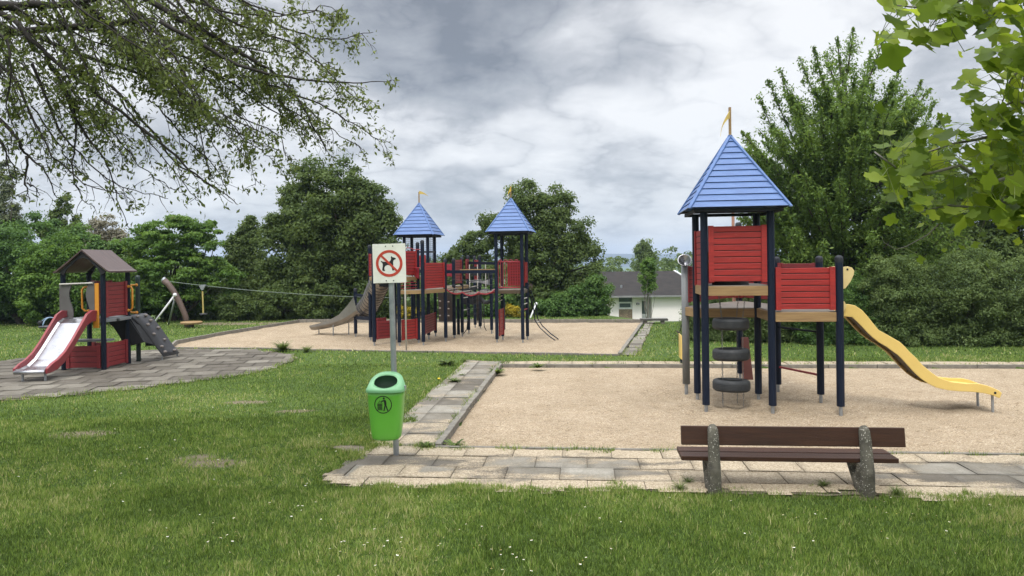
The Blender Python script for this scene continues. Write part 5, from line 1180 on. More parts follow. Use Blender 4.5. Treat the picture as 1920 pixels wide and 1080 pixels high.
plant('shrub', 'dark shrub behind the far structure, left of the climbing wall', 'shrub', 740, 30, [(700, 570, 55, 35), (780, 565, 50, 38)], 'deep', 60, .4, 260, .11, .05, group='shrubs under the trees', multi=3)
plant('shrub', 'green shrub behind the far structure below the wobbly bridge', 'shrub', 880, 30, [(850, 572, 55, 32), (920, 570, 50, 36)], 'mid', 60, .4, 260, .11, .05, group='shrubs under the trees', multi=3)
plant('shrub', 'green shrub at the left corner of the white house beyond the far gravel', 'shrub', 1110, 29.5, [(1080, 575, 40, 32), (1118, 560, 30, 45), (1040, 580, 40, 25)], 'mid', 60, .38, 280, .11, .05, group='shrubs under the trees', multi=3)
plant('flowering_shrub', 'yellow blooming shrub seen behind the pole of the no dogs sign', 'flowering shrub', 765, 28.8, [(760, 586, 14, 14), (775, 588, 10, 10)], 'yellow', 14, .24, 150, .07, .03, group='yellow flowering shrubs', multi=3, foliage_name='blossom')
plant('flowering_shrub', 'yellow blooming shrub seen below the right blue roofed tower', 'flowering shrub', 962, 28.8, [(957, 587, 12, 14), (972, 592, 10, 8)], 'yellow', 12, .24, 140, .07, .03, group='yellow flowering shrubs', multi=3, foliage_name='blossom')
plant('sapling', 'slim young tree with a thin pale stem standing before the white house', 'young tree', 1214, 36, [(1216, 500, 12, 14), (1214, 520, 15, 16), (1216, 535, 13, 12)], 'fresh', 36, .26, 130, .10, .045, bark=BARKL, limbs=10)
plant('birch_tree', 'slender drooping birch rising behind the white house roof', 'birch tree', 1210, 72, [(1211, 455, 7, 14), (1206, 472, 14, 16), (1214, 485, 16, 16), (1208, 500, 18, 14)], 'hedge', 50, .6, 110, .20, .10, bark=BARKL, droop=2, limbs=14)
for (bx_, Y_, lb_, lab, mt) in [
 (-30, 30, [(-40, 560, 70, 45), (20, 570, 50, 38), (-90, 500, 80, 90)], 'dark bush filling the foot of the tree line at the far left edge', 'deep'),
 (90, 30, [(70, 565, 60, 42), (130, 560, 55, 48)], 'dark bush low in the tree line behind the small roundabout', 'mid'),
 (235, 31, [(200, 545, 55, 60), (250, 560, 60, 45), (235, 500, 40, 45)], 'dark bush low in the tree line behind the climbing ramp', 'deep'),
 (400, 30.5, [(350, 575, 60, 33), (430, 570, 60, 36)], 'dark bush low in the tree line behind the zip line disc seat', 'deep'),
 (160, 31, [(150, 480, 60, 50), (60, 450, 60, 45), (215, 500, 45, 50)], 'tall bush closing the tree line behind the playhouse roof', 'mid')]:
    plant('shrub', lab, 'shrub', bx_, Y_, lb_, mt, 80, .5, 280, .13, .06, group='shrubs under the trees', multi=3)
# hedge on the right
gH = 'hedge shrubs beside the near gravel'
hsh = [(1335, 20.0, [(1300, 612, 18, 48), (1345, 590, 50, 70), (1320, 640, 40, 25)], 'light fringe shrub of the hedge beside the speaking tube', 'hedge'),
 (1440, 19.5, [(1420, 585, 60, 75), (1470, 600, 55, 65)], 'hedge shrub seen between the posts below the red panels', 'hedge'),
 (1570, 19.0, [(1540, 580, 65, 80), (1610, 590, 55, 75), (1560, 630, 80, 35)], 'hedge shrub behind the top of the yellow slide', 'mid'),
 (1700, 18.6, [(1680, 560, 75, 85), (1740, 590, 60, 70), (1690, 630, 80, 35)], 'hedge shrub behind the middle of the yellow slide', 'hedge'),
 (1820, 18.3, [(1810, 555, 80, 90), (1860, 600, 60, 65), (1820, 630, 80, 35)], 'hedge shrub behind the foot of the yellow slide', 'hedge'),
 (1950, 18.0, [(1930, 560, 80, 95), (1990, 590, 80, 80), (1940, 635, 80, 35)], 'hedge shrub at the right edge beyond the gravel', 'hedge')]
if True: hsh.append((2110, 17.6, [(2090, 560, 90, 95), (2170, 590, 80, 80), (2110, 635, 90, 35)], 'hedge shrub beyond the right edge of the frame', 'hedge'))
for (bx_, Y_, lb_, lab, mt) in hsh:
    plant('hedge_shrub', lab, 'shrub', bx_, Y_, lb_, mt, 190, .30, 260, .062, .05, group=gH, multi=4, limbs=8, flat=.8, wid=.42, fillv=.35, shell=.4)
plant('tree', 'dark spreading tree above the hedge, behind the tulip leaves', 'tree', 1850, 24, [(1800, 420, 60, 55), (1870, 380, 70, 80), (1930, 330, 70, 110), (1830, 470, 90, 40), (1950, 440, 80, 70), (1760, 455, 50, 40)], 'deep', 220, .50, 280, .115, .18, group=gT)
# tall pointed tree with rising branches
def rising_tree():
    Y = 21.5; bx = P(1585, 600, Y).x; t = thing('tree', (bx, Y, 0), 0, 'tall feathery tree with steep rising branches behind the blue roofed near tower', 'tree', gT)
    b = MB(); prof = [(1.0, 2.9), (3, 3.5), (5, 3.3), (6.3, 2.7), (7.5, 1.75), (8.4, 1.1), (9.4, .3)]
    H_ = 8.1; lead = [Vector((bx + .12 * math.sin(i * .9), Y, -.2 + H_ * i / 10)) for i in range(11)]; b.tube(lead, [.22 - .02 * i for i in range(11)], 9); C = []; Rr = []
    tips = [(1600, 52), (1662, 58), (1525, 86), (1462, 128), (1570, 70), (1690, 120), (1422, 180), (1728, 150), (1752, 188), (1500, 110), (1635, 95), (1400, 250), (1775, 215), (1548, 100), (1440, 150), (1710, 190), (1395, 300), (1770, 270), (1480, 190), (1620, 150), (1580, 130), (1650, 190), (1395, 350), (1790, 330), (1800, 262), (1802, 300), (1776, 365), (1715, 290), (1735, 345), (1388, 400), (1384, 440), (1790, 400), (1440, 330)]
    br = []
    for (x, y) in tips:
        tip = P(x, y, Y + random.uniform(-1.0, 1.2)); dx = tip.x - bx; rise = abs(dx) * .95 + 1.2; s0 = Vector((bx + dx * .03, Y, max(.9, tip.z - rise * 1.15))); br.append((s0, tip))
    for i in range(120):
        z = .9 + 5.6 * random.random() ** .9; w = np.interp(z + 1.0, [p[0] for p in prof], [p[1] for p in prof]); an = random.random() * 2 * PI
        if math.sin(an) > .3 and random.random() < .5: an = -an
        tip = Vector((bx + math.cos(an) * w * random.uniform(.8, 1.05), Y + math.sin(an) * w * .9, z + w * random.uniform(.25, .6))); br.append((Vector((bx, Y, max(.7, z - w * .25))), tip))
    for (s0, tip) in br:
        L = (tip - s0).length; k = 8; sag = Vector((0, 0, -.10 * L)); pts = [s0.lerp(tip, i / k) + sag * math.sin(PI * i / k) for i in range(k + 1)]
        b.tube(pts, [.055 * (1 - .85 * i / k) for i in range(k + 1)], 5)
        n = int(L * 210); u_ = .15 + .85 * rng.random(n) ** .8; A = np.array(s0)[None] + (np.array(tip) - np.array(s0))[None] * u_[:, None]; A[:, 2] += -.10 * L * np.sin(PI * u_)
        nsp = 9; su = rng.uniform(.15, .9, nsp); sdv = norm(rng.normal(size=(nsp, 3)) * np.array([1, 1, .25]) + np.array([np.sign(tip.x - s0.x) * .3, 0, .25])); k_ = rng.integers(0, nsp, n // 2); tl_ = rng.random(n // 2); u2 = su[k_]
        B = np.array(s0)[None] + (np.array(tip) - np.array(s0))[None] * u2[:, None]; B[:, 2] += -.10 * L * np.sin(PI * u2); B += sdv[k_] * (tl_ * .75 * (1.1 - u2))[:, None]; B[:, 2] -= .18 * tl_ ** 2; B += rng.normal(size=B.shape) * .075; C.append(B)
        rad = .25 * (1 - u_) ** .8 + .055; tuftn = np.sin(u_ * L * 11 + random.random() * 6) * .5 + .75; A += rng.normal(size=A.shape) * (rad * tuftn)[:, None] * np.array([1, 1, .75]); C.append(A)
    b.build('trunk', BARK, t, world_pts=True, smooth=True)
    C = np.concatenate(C); n = len(C); C[:, 2] = np.maximum(C[:, 2], .3); nn = rng.normal(size=(n, 3)) * .7 + np.array([0, 0, .75]); print('cherry', n)
    V, Fq = leaf_quads(C, nn, .115 * (.6 + .7 * rng.random(n)), .40, 1.5, .10); cl = fbm(C[:, 0] * 1.6 + C[:, 1] * 2.1, C[:, 2], 1.5, 2, 3)
    np_mesh('crown', V, Fq, 4, LM['cherry'], t, rnd=np.repeat(np.clip(rng.random(n) * .6 + (cl - .3) * .8, 0, 1), 4))
rising_tree()

# ------------------------------------------------------------------ white house beyond the lawn
YH = 60.0; gzh = -3.25
h0 = P(1143, 557, YH); h1 = P(1330, 555, YH)
house = thing('house', (h0.x, YH, gzh), 0, 'low white house with a dark grey roof seen past the end of the lawn', 'house')
def hw(px_, py_, dy=0): p = P(px_, py_, YH); return Vector((p.x - h0.x, dy, p.z - gzh))
ez = hw(1200, 556.5).z
def hbox(xa, xb, za, zb, y0, y1, name, m, parent=None):
    return MB().box(((xa + xb) / 2, (y0 + y1) / 2, (za + zb) / 2), (abs(xb - xa), abs(y1 - y0), abs(zb - za))).build(name, m, parent or house)
X = lambda p: hw(p, 557).x
hbox(X(1143), X(1160), -.3, ez - .01, 0, 8, 'wall', WALL)
hbox(X(1160) + .003, X(1185.5) - .003, -.3, hw(1170, 580).z, .10, 8, 'stone_wall', STONE)
hbox(X(1185.5), X(1203), -.3, ez - .01, 0, 8, 'wall', WALL)
hbox(X(1203) + .003, X(1221) - .003, -.3, ez - .01, .5, 8, 'wall', WALL)
hbox(X(1221), X(1330), -.3, ez - .01, -.25, 8, 'wall', WALL)
wf = hbox(X(1160) + .005, X(1185.5) - .005, hw(1170, 580).z + .003, hw(1170, 559).z, .12, .3, 'window', WHITEF)
hbox(X(1162), X(1182.5), hw(1170, 576.5).z, hw(1170, 569).z, .10, .118, 'pane', GLASS, wf); hbox(X(1160.6), X(1185), hw(1170, 566).z, ez - .02, .08, .10, 'pane', GLASS, wf)
df = hbox(X(1203.5), X(1214), -.1, ez - .1, .40, .48, 'door', WHITEF); hbox(X(1205), X(1212.5), hw(1200, 589).z, hw(1200, 565).z, .37, .39, 'pane', GLASS, df); hbox(X(1214) , X(1220), 0, ez - .1, .42, .47, 'door_side', surf('grey_white_board', (.5, .5, .48), None, 3), df)
lm = hbox(X(1193), X(1198), hw(1195, 571.5).z, hw(1195, 568).z, -.14, 0, 'wall_lamp', BLACK); hbox(X(1194.3), X(1196.7), hw(1195, 571).z, hw(1195, 568.6).z, -.16, -.142, 'lamp_glass', WHITEF, lm)
rz1 = P(1200, 511, 66.0).z - gzh; xL = X(1143) - .3; xR = P(1264, 510, 66).x - h0.x; xRe = P(1279, 526, 60).x - h0.x
MB().prism([(X(1143) - 6, -.7, ez + .02), (X(1335), -.7, ez + .02), (xR, 6.0, rz1), (X(1143) - 6, 6.0, rz1)], (0, 0, .12)).build('roof', ROOFG, house)
MB().prism([(X(1143) - 6, 12.5, ez + .02), (X(1335), 12.5, ez + .02), (xR, 6.0, rz1), (X(1143) - 6, 6.0, rz1)], (0, 0, .12)).build('roof', ROOFG, house)
MB().beam((X(1143) - 6, -.76, ez + .06), (X(1335), -.76, ez + .06), .10, .14).build('gutter', surf('grey_gutter', (.25, .25, .25), None, 3), house)
MB().beam((X(1335), -.7, ez + .15), (xR, 6.0, rz1 + .14), .14, .10).build('verge_trim', WHITEF, house)
hbox(X(1143) - 6, X(1143) - .003, -.3, ez - .01, .4, 8, 'wall', WALL)
MB().tube([(X(1143) + 1.2, 1.4, ez + .3), (X(1143) + 1.2, 1.4, ez + .95)], .09, 8).build('vent_pipe', GALV, house)
# low concrete bench at the end of the side path
lb = G(1226, 606); lbt = thing('slab_bench', (lb.x, lb.y, 0), R(-6), 'low dark slab bench at the far end of the narrow side path', 'bench')
MB().box((0, 0, .13), (.95, .35, .07)).build('seat', surf('dark_slab', (.08, .075, .065), None, 5), lbt); MB().box((-.3, 0, .0), (.12, .28, .22)).build('leg', CONC, lbt); MB().box((.3, 0, .0), (.12, .28, .22)).build('leg', CONC, lbt)
# far wood and hill
def far_wood():
    n = 2600; x = rng.uniform(-160, 170, n); y = rng.uniform(95, 150, n); top = (.4 + 2.2 * vn(x, y * 0, .06, 3, 1) + 1.4 * vn(x, y * 0, .25, 1, 7)) * (y / 120); z = -6 + (top + 6) * rng.random(n) ** .45
    C = np.stack([x, y, z], 1); s_ = rng.uniform(.7, 1.5, (n, 1)); o = foliage('far_wood', C, np.concatenate([s_, s_, s_ * .7], 1), 40, .62, LM['deep'], None); tag(o, None, None, None, 'stuff')
far_wood()
hx = np.linspace(-1450, 1450, 200); hyz = 16 + 16 * vn(hx, hx * 0, .0016, 3, 5) + 3 * vn(hx, hx * 0, .01, 2, 8)
def hill():
    V = []; Fq = []
    for k_, (yy, f_) in enumerate(((2300, -.6), (2450, .55), (2600, 1.0), (2850, .9), (2950, -.6))):
        for i in range(200): V.append((hx[i], yy, -14 + (hyz[i] * 1.25 + 14) * max(f_, 0) if f_ > 0 else -20))
    for k_ in range(4):
        for i in range(199): Fq.append((k_ * 200 + i, k_ * 200 + i + 1, (k_ + 1) * 200 + i + 1, (k_ + 1) * 200 + i))
    o = np_mesh('hill', np.array(V), np.array(Fq), 4, surf('wooded_hill', (.022, .035, .03), (.03, .045, .035), .01, .9), smooth=True); o['kind'] = 'structure'
hill()
# ------------------------------------------------------------------ overhanging tree, upper left
OT = (-7.6, 5.2)
ot = thing('overhanging_tree', (OT[0], OT[1], 0), 0, 'overhanging tree reaching in from the upper left with drooping dark twigs and small olive leaves', 'tree')
def ot_build():
    wood = MB(); twigs = []; r = random.Random(21)
    base = Vector((OT[0], OT[1], 0)); trunk = [base + Vector((.1 * math.sin(i), .08 * math.cos(i * 1.3), -.3 + i * .75)) for i in range(8)]
    wood.tube(trunk, [.34, .28, .25, .23, .21, .19, .17, .14], 12); hub = trunk[6]
    G_ = [  # guide limbs: pixels + depth, start radius
     ([(-260, -150), (-60, 5), (0, 12), (70, 10), (130, 6), (250, -15), (330, -60)], 5.6, .085),
     ([(-200, -40), (0, 22), (60, 72), (100, 112), (165, 165), (250, 228), (330, 295), (375, 335), (405, 352), (445, 382)], 5.5, .034),
     ([(100, -90), (277, 0), (340, 40), (410, 75), (470, 110), (515, 140), (560, 190), (592, 245), (612, 285)], 6.0, .040),
     ([(330, -70), (440, -5), (525, 48), (560, 62), (611, 73), (660, 68), (699, 60)], 6.2, .022),
     ([(300, 40), (450, 122), (520, 142), (600, 152), (680, 155), (733, 152)], 6.0, .024),
     ([(470, 150), (540, 172), (600, 196), (650, 225), (700, 255), (735, 270)], 6.2, .016),
     ([(-160, 120), (0, 228), (30, 258), (53, 293), (85, 322), (106, 371)], 5.3, .030),
     ([(53, 293), (48, 330), (50, 360), (56, 381)], 5.3, .014), ([(50, 345), (66, 352), (75, 367)], 5.3, .010),
     ([(90, 110), (130, 180), (138, 205), (142, 260), (136, 320), (150, 365), (176, 388)], 5.7, .020),
     ([(120, 170), (155, 245), (195, 300), (212, 340), (222, 385), (246, 432)], 5.8, .015),
     ([(60, 120), (90, 190), (110, 240), (150, 290), (215, 345), (270, 362), (315, 372)], 5.9, .017),
     ([(210, 160), (285, 245), (320, 295), (367, 330), (400, 352), (438, 380)], 6.1, .018),
     ([(330, 170), (400, 225), (448, 250), (470, 300), (479, 348)], 6.0, .012), ([(455, 262), (500, 290), (515, 296)], 6.0, .006), ([(440, 215), (518, 250), (535, 290), (560, 303)], 6.0, .008),
     ([(230, 190), (270, 250), (300, 290), (350, 350), (372, 378)], 6.0, .010), ([(300, 200), (345, 260), (395, 300), (420, 345), (428, 372)], 6.2, .010), ([(180, 200), (220, 260), (262, 310), (318, 350), (340, 362)], 5.9, .010), ([(60, 200), (100, 255), (128, 300), (170, 335), (200, 360), (215, 380)], 5.7, .010), ([(400, 180), (440, 240), (470, 262), (520, 280)], 6.1, .009), ([(0, 260), (20, 300), (30, 330), (28, 356)], 5.5, .010),
     ([(500, 190), (560, 215), (590, 245), (608, 270), (626, 300)], 6.1, .009), ([(540, 170), (600, 225), (650, 262), (685, 282)], 6.3, .010),
     ([(-60, -40), (60, 40), (200, 60), (330, 100), (440, 160), (520, 215), (575, 240)], 6.3, .030),
     ([(-40, 30), (120, 90), (260, 140), (370, 190), (450, 230), (510, 255)], 5.8, .026),
     ([(60, -40), (180, 40), (300, 130), (360, 200), (400, 270), (420, 320)], 6.4, .026),
     ([(-80, 60), (20, 140), (60, 220), (100, 290), (160, 345), (240, 362)], 5.6, .022),
     ([(160, -50), (260, 30), (330, 110), (370, 200), (380, 280), (400, 335)], 6.0, .022),
     ([(200, -60), (380, 10), (500, 30), (580, 20), (640, 35)], 6.5, .02), ([(-100, 160), (-20, 230), (10, 290), (20, 330)], 5.4, .018),
     ([(-120, -20), (0, 60), (20, 130), (10, 200), (30, 250)], 5.2, .02), ([(240, -50), (330, 0), (380, 70), (480, 95), (560, 110), (620, 130)], 6.4, .02),
     ([(320, -60), (420, 30), (540, 80), (600, 120), (660, 180), (690, 200)], 6.2, .018), ([(380, -60), (470, 10), (560, 30), (610, 10), (650, 40)], 6.0, .015)]
    for q in range(34):
        x0 = r.uniform(-120, 330); y0 = -50 + r.uniform(-20, 60); x1 = x0 + r.uniform(120, 300); y1 = min(y0 + r.uniform(170, 330), 340 - max(0, x1 - 420) * .6); d_ = r.uniform(5.2, 6.8)
        G_.append(([(x0, y0), (x0 + (x1 - x0) * .35 + r.uniform(-20, 20), y0 + (y1 - y0) * .3), (x0 + (x1 - x0) * .7, y0 + (y1 - y0) * .62 + r.uniform(-15, 15)), (x1, y1)], d_, .014))
    LP, LD = [], []
    def smooth(pts, k=4):
        out = []
        for i in range(len(pts) - 1):
            p0, p1, p2, p3 = pts[max(i - 1, 0)], pts[i], pts[i + 1], pts[min(i + 2, len(pts) - 1)]
            for j in range(k):
                t = j / k; out.append(.5 * ((2 * p1) + (p2 - p0) * t + (2 * p0 - 5 * p1 + 4 * p2 - p3) * t * t + (3 * p1 - p0 - 3 * p2 + p3) * t ** 3))
        return out + [pts[-1]]
    def leafcl(p, d, n, sp):
        for _ in range(n):
            LP.append(tuple(p + Vector((r.gauss(0, sp), r.gauss(0, sp), r.gauss(0, sp) - sp * .5)))); LD.append((r.gauss(0, .7), r.gauss(0, .7), r.gauss(.3, .7)))
    def twig(p, d, L, rad, lvl):
        n = 5; pts = [p]; dd = d.normalized()
        for i in range(n):
            dd = (dd + Vector((r.gauss(0, .22), r.gauss(0, .22), r.gauss(-.10, .20)))).normalized(); pts.append(pts[-1] + dd * L / n)
        twigs.append((pts, rad))
        tz_ = pts[-1]; px_ = 960 + tz_.x / tz_.y * F; leafy = .50 + .40 * min(1, max(0, (px_ - 60) / 380))
        py_ = HZ - (tz_.z - CAMH) / tz_.y * F
        if py_ > 230: leafy *= .55
        for i in range(1, n + 1):
            if r.random() < leafy * .75: leafcl(pts[i], dd, r.choice((1, 2, 3, 4)), .028)
        if lvl > 0:
            for i in range(1, n):
                if r.random() < .62:
                    s_ = Vector((r.gauss(0, 1), r.gauss(0, 1), r.gauss(-.2, .8))).normalized(); twig(pts[i], dd * .8 + s_ * .8, L * r.uniform(.35, .65), rad * .6, lvl - 1)
    for (pp, dep, r0) in G_:
        off = r.uniform(-.3, .3); pts = [P(x, y, dep + off + r.uniform(-.05, .05)) for x, y in pp]; sm = smooth(pts); n = len(sm)
        sm = [p + Vector((r.gauss(0, .006), r.gauss(0, .006), r.gauss(0, .006))) for p in sm]
        tip = max(.0022, r0 * .10); wood.tube(sm, [r0 * .78 + (tip - r0 * .78) * (i / (n - 1)) ** .7 for i in range(n)], 6)
        st = 0
        for i in range(1, n - 1):
            seg = (sm[i + 1] - sm[i]); d = seg.normalized(); m_ = seg.length / .066; c = int(m_) + (1 if r.random() < m_ - int(m_) else 0)
            for _ in range(c):
                p = sm[i] + seg * r.random(); px_ = 960 + p.x / p.y * F; py_ = HZ - (p.z - CAMH) / p.y * F
                if r.random() > (.80 if py_ < 250 else .55): continue
                s_ = Vector((r.gauss(.15, .8), r.gauss(0, .9), r.gauss(-.25, .7))).normalized(); f_ = max(.3, 1 - i / n * .6)
                twig(p, d * .7 + s_ * .8, r.uniform(.16, .42) * f_, .0032, 1 if py_ < 300 else (1 if r.random() < .3 else 0))
        leafcl(sm[-1], d, 3, .04)
    # limbs joining the visible branches to the trunk outside the frame
    for (pp, dep, r0) in G_[:28]:
        if pp[0][1] < 60 or pp[0][0] < -50:
            a = P(pp[0][0], pp[0][1], dep)
            if a.x < -1: limb(wood, hub + Vector((0, 0, r.uniform(-.6, .6))), a, max(.05, r0 * 1.6), r0, 7, .06)
    wood.build('trunk', BARKD, ot, world_pts=True, smooth=True)
    tw = MB()
    for pts, rad in twigs: tw.tube(pts, [rad * (1 - .12 * i) for i in range(len(pts))], 4, cap=False)
    tw.build('twigs', BARKD, ot, world_pts=True)
    LPn = np.array(LP); print('OT leaves', len(LPn), 'twigs', len(twigs)); keep = rng.random(len(LPn)) < 1.0
    V, Fq = leaf_quads(LPn, np.array(LD),   .047 * (.5 + .8 * rng.random(len(LPn))), .42, 1.2, .10); np_mesh('leaves', V, Fq, 4, LM['olive'], ot, rnd=np.repeat(rng.random(len(LPn)), 4))
    # the rest of the crown, above and beside the frame
    n = 34; C = np.stack([rng.uniform(-12, -2.6, n), rng.uniform(2.0, 8.5, n), rng.uniform(5.4, 7.8, n)], 1); C = C[(C[:, 2] - CAMH) / np.maximum(C[:, 1], .1) > .50]
    s_ = rng.uniform(.5, .95, (len(C), 1)); b = MB()
    for c in C[::3]: limb(b, hub, Vector(c), .06, .015, 5, .1)
    b.build('upper_limbs', BARKD, ot, world_pts=True)
    foliage('crown', C, np.concatenate([s_, s_, s_ * .6], 1), 130, .12, LM['olive'], ot)
ot_build()

# ------------------------------------------------------------------ tulip tree leaves, upper right
TT = (5.6, 3.2)
tt = thing('tulip_tree', (TT[0], TT[1], 0), 0, 'tulip tree branches with large bright lobed leaves hanging in from the upper right', 'tree')
TL = [(0, 0), (.10, .06), (.30, .02), (.50, .10), (.46, .26), (.36, .42), (.42, .55), (.56, .66), (.40, .76), (.28, .92), (.10, .86), (0, .80)]
TL = TL + [(-x, y) for x, y in reversed(TL[1:-1])]
def tt_build():
    r = random.Random(8); b = MB(); rn = []; st = MB(); wood = MB()
    wood.tube([Vector((TT[0], TT[1], -.3 + i * .8)) for i in range(8)], [.26, .22, .2, .18, .16, .14, .12, .09], 12)
    def leaf(p, size, nrm, down):
        lx_, ly_ = 960 + p.x / p.y * F, HZ - (p.z - CAMH) / p.y * F
        if (ly_ > 425 and size > .05) or lx_ < 1640 or (105 < ly_ < 190 and lx_ < 1800): return False
        nrm = nrm.normalized(); t = (down - nrm * down.dot(nrm)).normalized(); s_ = t.cross(nrm); o = len(b.v); cup = r.uniform(-.22, .22); fold = r.uniform(.02, .30); tw = r.uniform(-.3, .3)
        for (x, y) in TL:
            b.v.append(p + s_ * x * size + t * y * size + nrm * size * (fold * abs(x) + cup * (y - .4) ** 2 * 2 + tw * x * y))
        mid0 = o + 0; n = len(TL); b.v.append(p + t * .4 * size + nrm * size * (cup * 0)); c = len(b.v) - 1; 
        for i in range(n): b.f.append((o + i, o + (i + 1) % n, c))
        v = min(1, max(0, r.gauss(.5, .28))); rn.extend([v] * (n + 1)); return True
    def sprig(pp, dep, r0, dens=1.0, sz=.085):
        pts = [P(x, y, dep + r.uniform(-.08, .08)) for x, y in pp]; wood.tube(pts, [r0 * (1 - .75 * i / (len(pts) - 1)) for i in range(len(pts))], 6)
        for i in range(len(pts) - 1):
            seg = pts[i + 1] - pts[i]; m_ = max(1, int(seg.length / .0098 * dens))
            for _ in range(m_):
                a = pts[i] + seg * r.random()
                if (a - Vector((0, 0, 2.2))).x / a.y > .80: 
                    if r.random() < .3: continue
                q = a + Vector((r.gauss(0, .10), r.gauss(0, .15), r.gauss(-.02, .085))); 
                nrm = Vector((r.gauss(0, .55), -abs(r.gauss(.55, .5)), r.gauss(.65, .55))); ok_ = leaf(q, sz * r.uniform(.35, 1.08), nrm, Vector((r.gauss(-.35, .8), r.gauss(0, .4), r.gauss(-.7, .45))))
                if ok_ and (q - a).length < .22: st.tube([a, a.lerp(q, .5) + Vector((0, 0, .012)), q], .0012, 4, cap=False)
    sprig([(2100, 420), (1990, 380), (1900, 330), (1850, 345), (1800, 310), (1745, 325), (1700, 330), (1660, 300), (1640, 285)], 2.9, .012, 1.3)
    sprig([(2080, 330), (1960, 280), (1880, 250), (1830, 262), (1785, 270), (1740, 285), (1700, 270)], 3.1, .010, 1.5)
    sprig([(2060, 250), (1960, 200), (1900, 190), (1870, 205), (1850, 240)], 3.0, .010, 1.0)
    sprig([(2080, 200), (1990, 130), (1930, 110), (1895, 150), (1880, 190)], 3.1, .010, .9)
    sprig([(2100, 460), (1990, 400), (1930, 360), (1880, 380), (1830, 390), (1780, 385), (1730, 395)], 3.0, .011, 1.4)
    sprig([(2120, 500), (1980, 350), (1915, 345), (1880, 375), (1850, 405), (1842, 425)], 3.0, .012, .6)
    sprig([(2050, 300), (1950, 320), (1900, 300), (1860, 310), (1820, 335), (1800, 350)], 3.2, .009, 1.0); sprig([(2040, 420), (1960, 390), (1900, 400), (1890, 410)], 3.2, .009, .8)
    sprig([(1760, 420), (1740, 440), (1700, 462), (1680, 468), (1658, 455), (1652, 443)], 3.0, .003, .10, .06)
    sprig([(1950, -70), (1860, -30), (1800, 0), (1755, 18), (1720, 14), (1680, 10)], 2.6, .010, .9, .11)
    sprig([(2000, -60), (1900, -10), (1870, 20), (1840, 50)], 2.7, .007, .25, .08); sprig([(1960, -60), (1850, -30), (1790, -10), (1760, 30), (1745, 50)], 2.6, .007, .9, .10)
    sprig([(1900, -60), (1780, -30), (1720, -15), (1690, 5), (1665, 20)], 2.6, .007, .8, .10); sprig([(2060, 60), (1960, 90), (1900, 75), (1880, 80)], 2.9, .006, .6, .09); sprig([(2020, 30), (1960, 60), (1925, 120), (1915, 170)], 2.9, .008, .9, .11)
    for y0, z0 in ((420, 2.9), (330, 3.1), (250, 3.0), (200, 3.1), (-60, 2.6)): limb(wood, (TT[0], TT[1], 2.4 + (420 - y0) / 300), P(2090, y0, z0), .05, .013, 6, .08)
    wood.build('trunk', BARKL, tt, world_pts=True, smooth=True); st.build('stalks', surf('leaf_stalk', (.16, .20, .05), None, 5), tt, world_pts=True)
    V = np.array([tuple(v) for v in b.v]); np_mesh('leaves', V, np.array(b.f), 3, LM['tulip'], tt, rnd=np.array(rn), smooth=True)
    # upper crown beyond the frame's edge
    n = 110; C = np.stack([rng.uniform(2.9, 8, n), rng.uniform(1.0, 5.0, n), rng.uniform(2.5, 6.5, n)], 1); C = C[C[:, 0] / C[:, 1] > .93]; s_ = rng.uniform(.35, .6, (len(C), 1))
    foliage('crown', C, np.concatenate([s_, s_, s_ * .8], 1), 60, .15, LM['tulip'], tt, wid=.8)
tt_build()

# ------------------------------------------------------------------ grass, daisies, weeds
GM = leafmat('grass_blade', [(0.0, (.050, .082, .016)), (.3, (.108, .178, .034)), (.65, (.195, .29, .060)), (.93, (.31, .37, .11)), (1.0, (.45, .43, .22))], trans=.3, rough=.55, spec=.25)
def lawn_ok(x, y, edge=.05):
    ok = np.ones(len(x), bool); e = edge + (fbm(x, y, 3.0, 3, 31) - .40) * .55
    for pl in PAVED: d = dist_poly(x, y, pl); ok &= ~(inpoly(x, y, pl) & (d > e))
    for pl in (NEAR, FAR): d = dist_poly(x, y, pl); ok &= ~inpoly(x, y, pl) & ~(d < .04)
    return ok
def blades(n, y0, y1, hmin, hmax, w, side=1.05, xr=None, cond=None):
    y = np.sqrt(rng.uniform(y0 ** 2, y1 ** 2, n)); x = rng.uniform(-side, side, n) * y if xr is None else rng.uniform(xr[0], xr[1], n); ok = lawn_ok(x, y)
    bare = fbm(x, y, .75, 4, 55); ok &= ~(bareness(x, y) * (.5 + fbm(x, y, 6, 3, 3)) > rng.random(n) * .9 + .15)
    if cond is not None: ok &= cond(x, y)
    ok &= ~((x > 3.8) & (y > 25.6)); x, y = x[ok], y[ok]; n = len(x); pt = fbm(x, y, .9, 4, 12); tuf = fbm(x, y, 7.0, 2, 5)
    h = (hmin + (hmax - hmin) * rng.random(n) ** 1.5) * (.35 + 1.3 * tuf); z = ground_z(x, y) - .004; z = np.where(z < -.1, -.02, z)
    a = rng.random(n) * 2 * PI; lean = rng.normal(.35, .28, n) * h; wx, wy = np.cos(a) * w / 2, np.sin(a) * w / 2; a2 = rng.random(n) * 2 * PI; lx, ly = np.cos(a2) * lean, np.sin(a2) * lean
    wv_ = w * (.6 + .8 * rng.random(n)) / w
    V = np.stack([np.stack([x - wx * wv_, y - wy * wv_, z], 1), np.stack([x + wx * wv_, y + wy * wv_, z], 1), np.stack([x + lx, y + ly, z + h], 1)], 1).reshape(-1, 3)
    rv = np.clip(.46 + (pt - .5) * .9 + rng.normal(0, .30, n) + (tuf - .5) * .5, 0, 1)
    return V, np.repeat(rv, 3)
parts_ = [blades(310000, 4.3, 7.2, .018, .05, .0075), blades(280000, 6.9, 10.5, .02, .052, .011), blades(220000, 10, 16, .02, .055, .013), blades(150000, 15.5, 31, .02, .07, .03)]
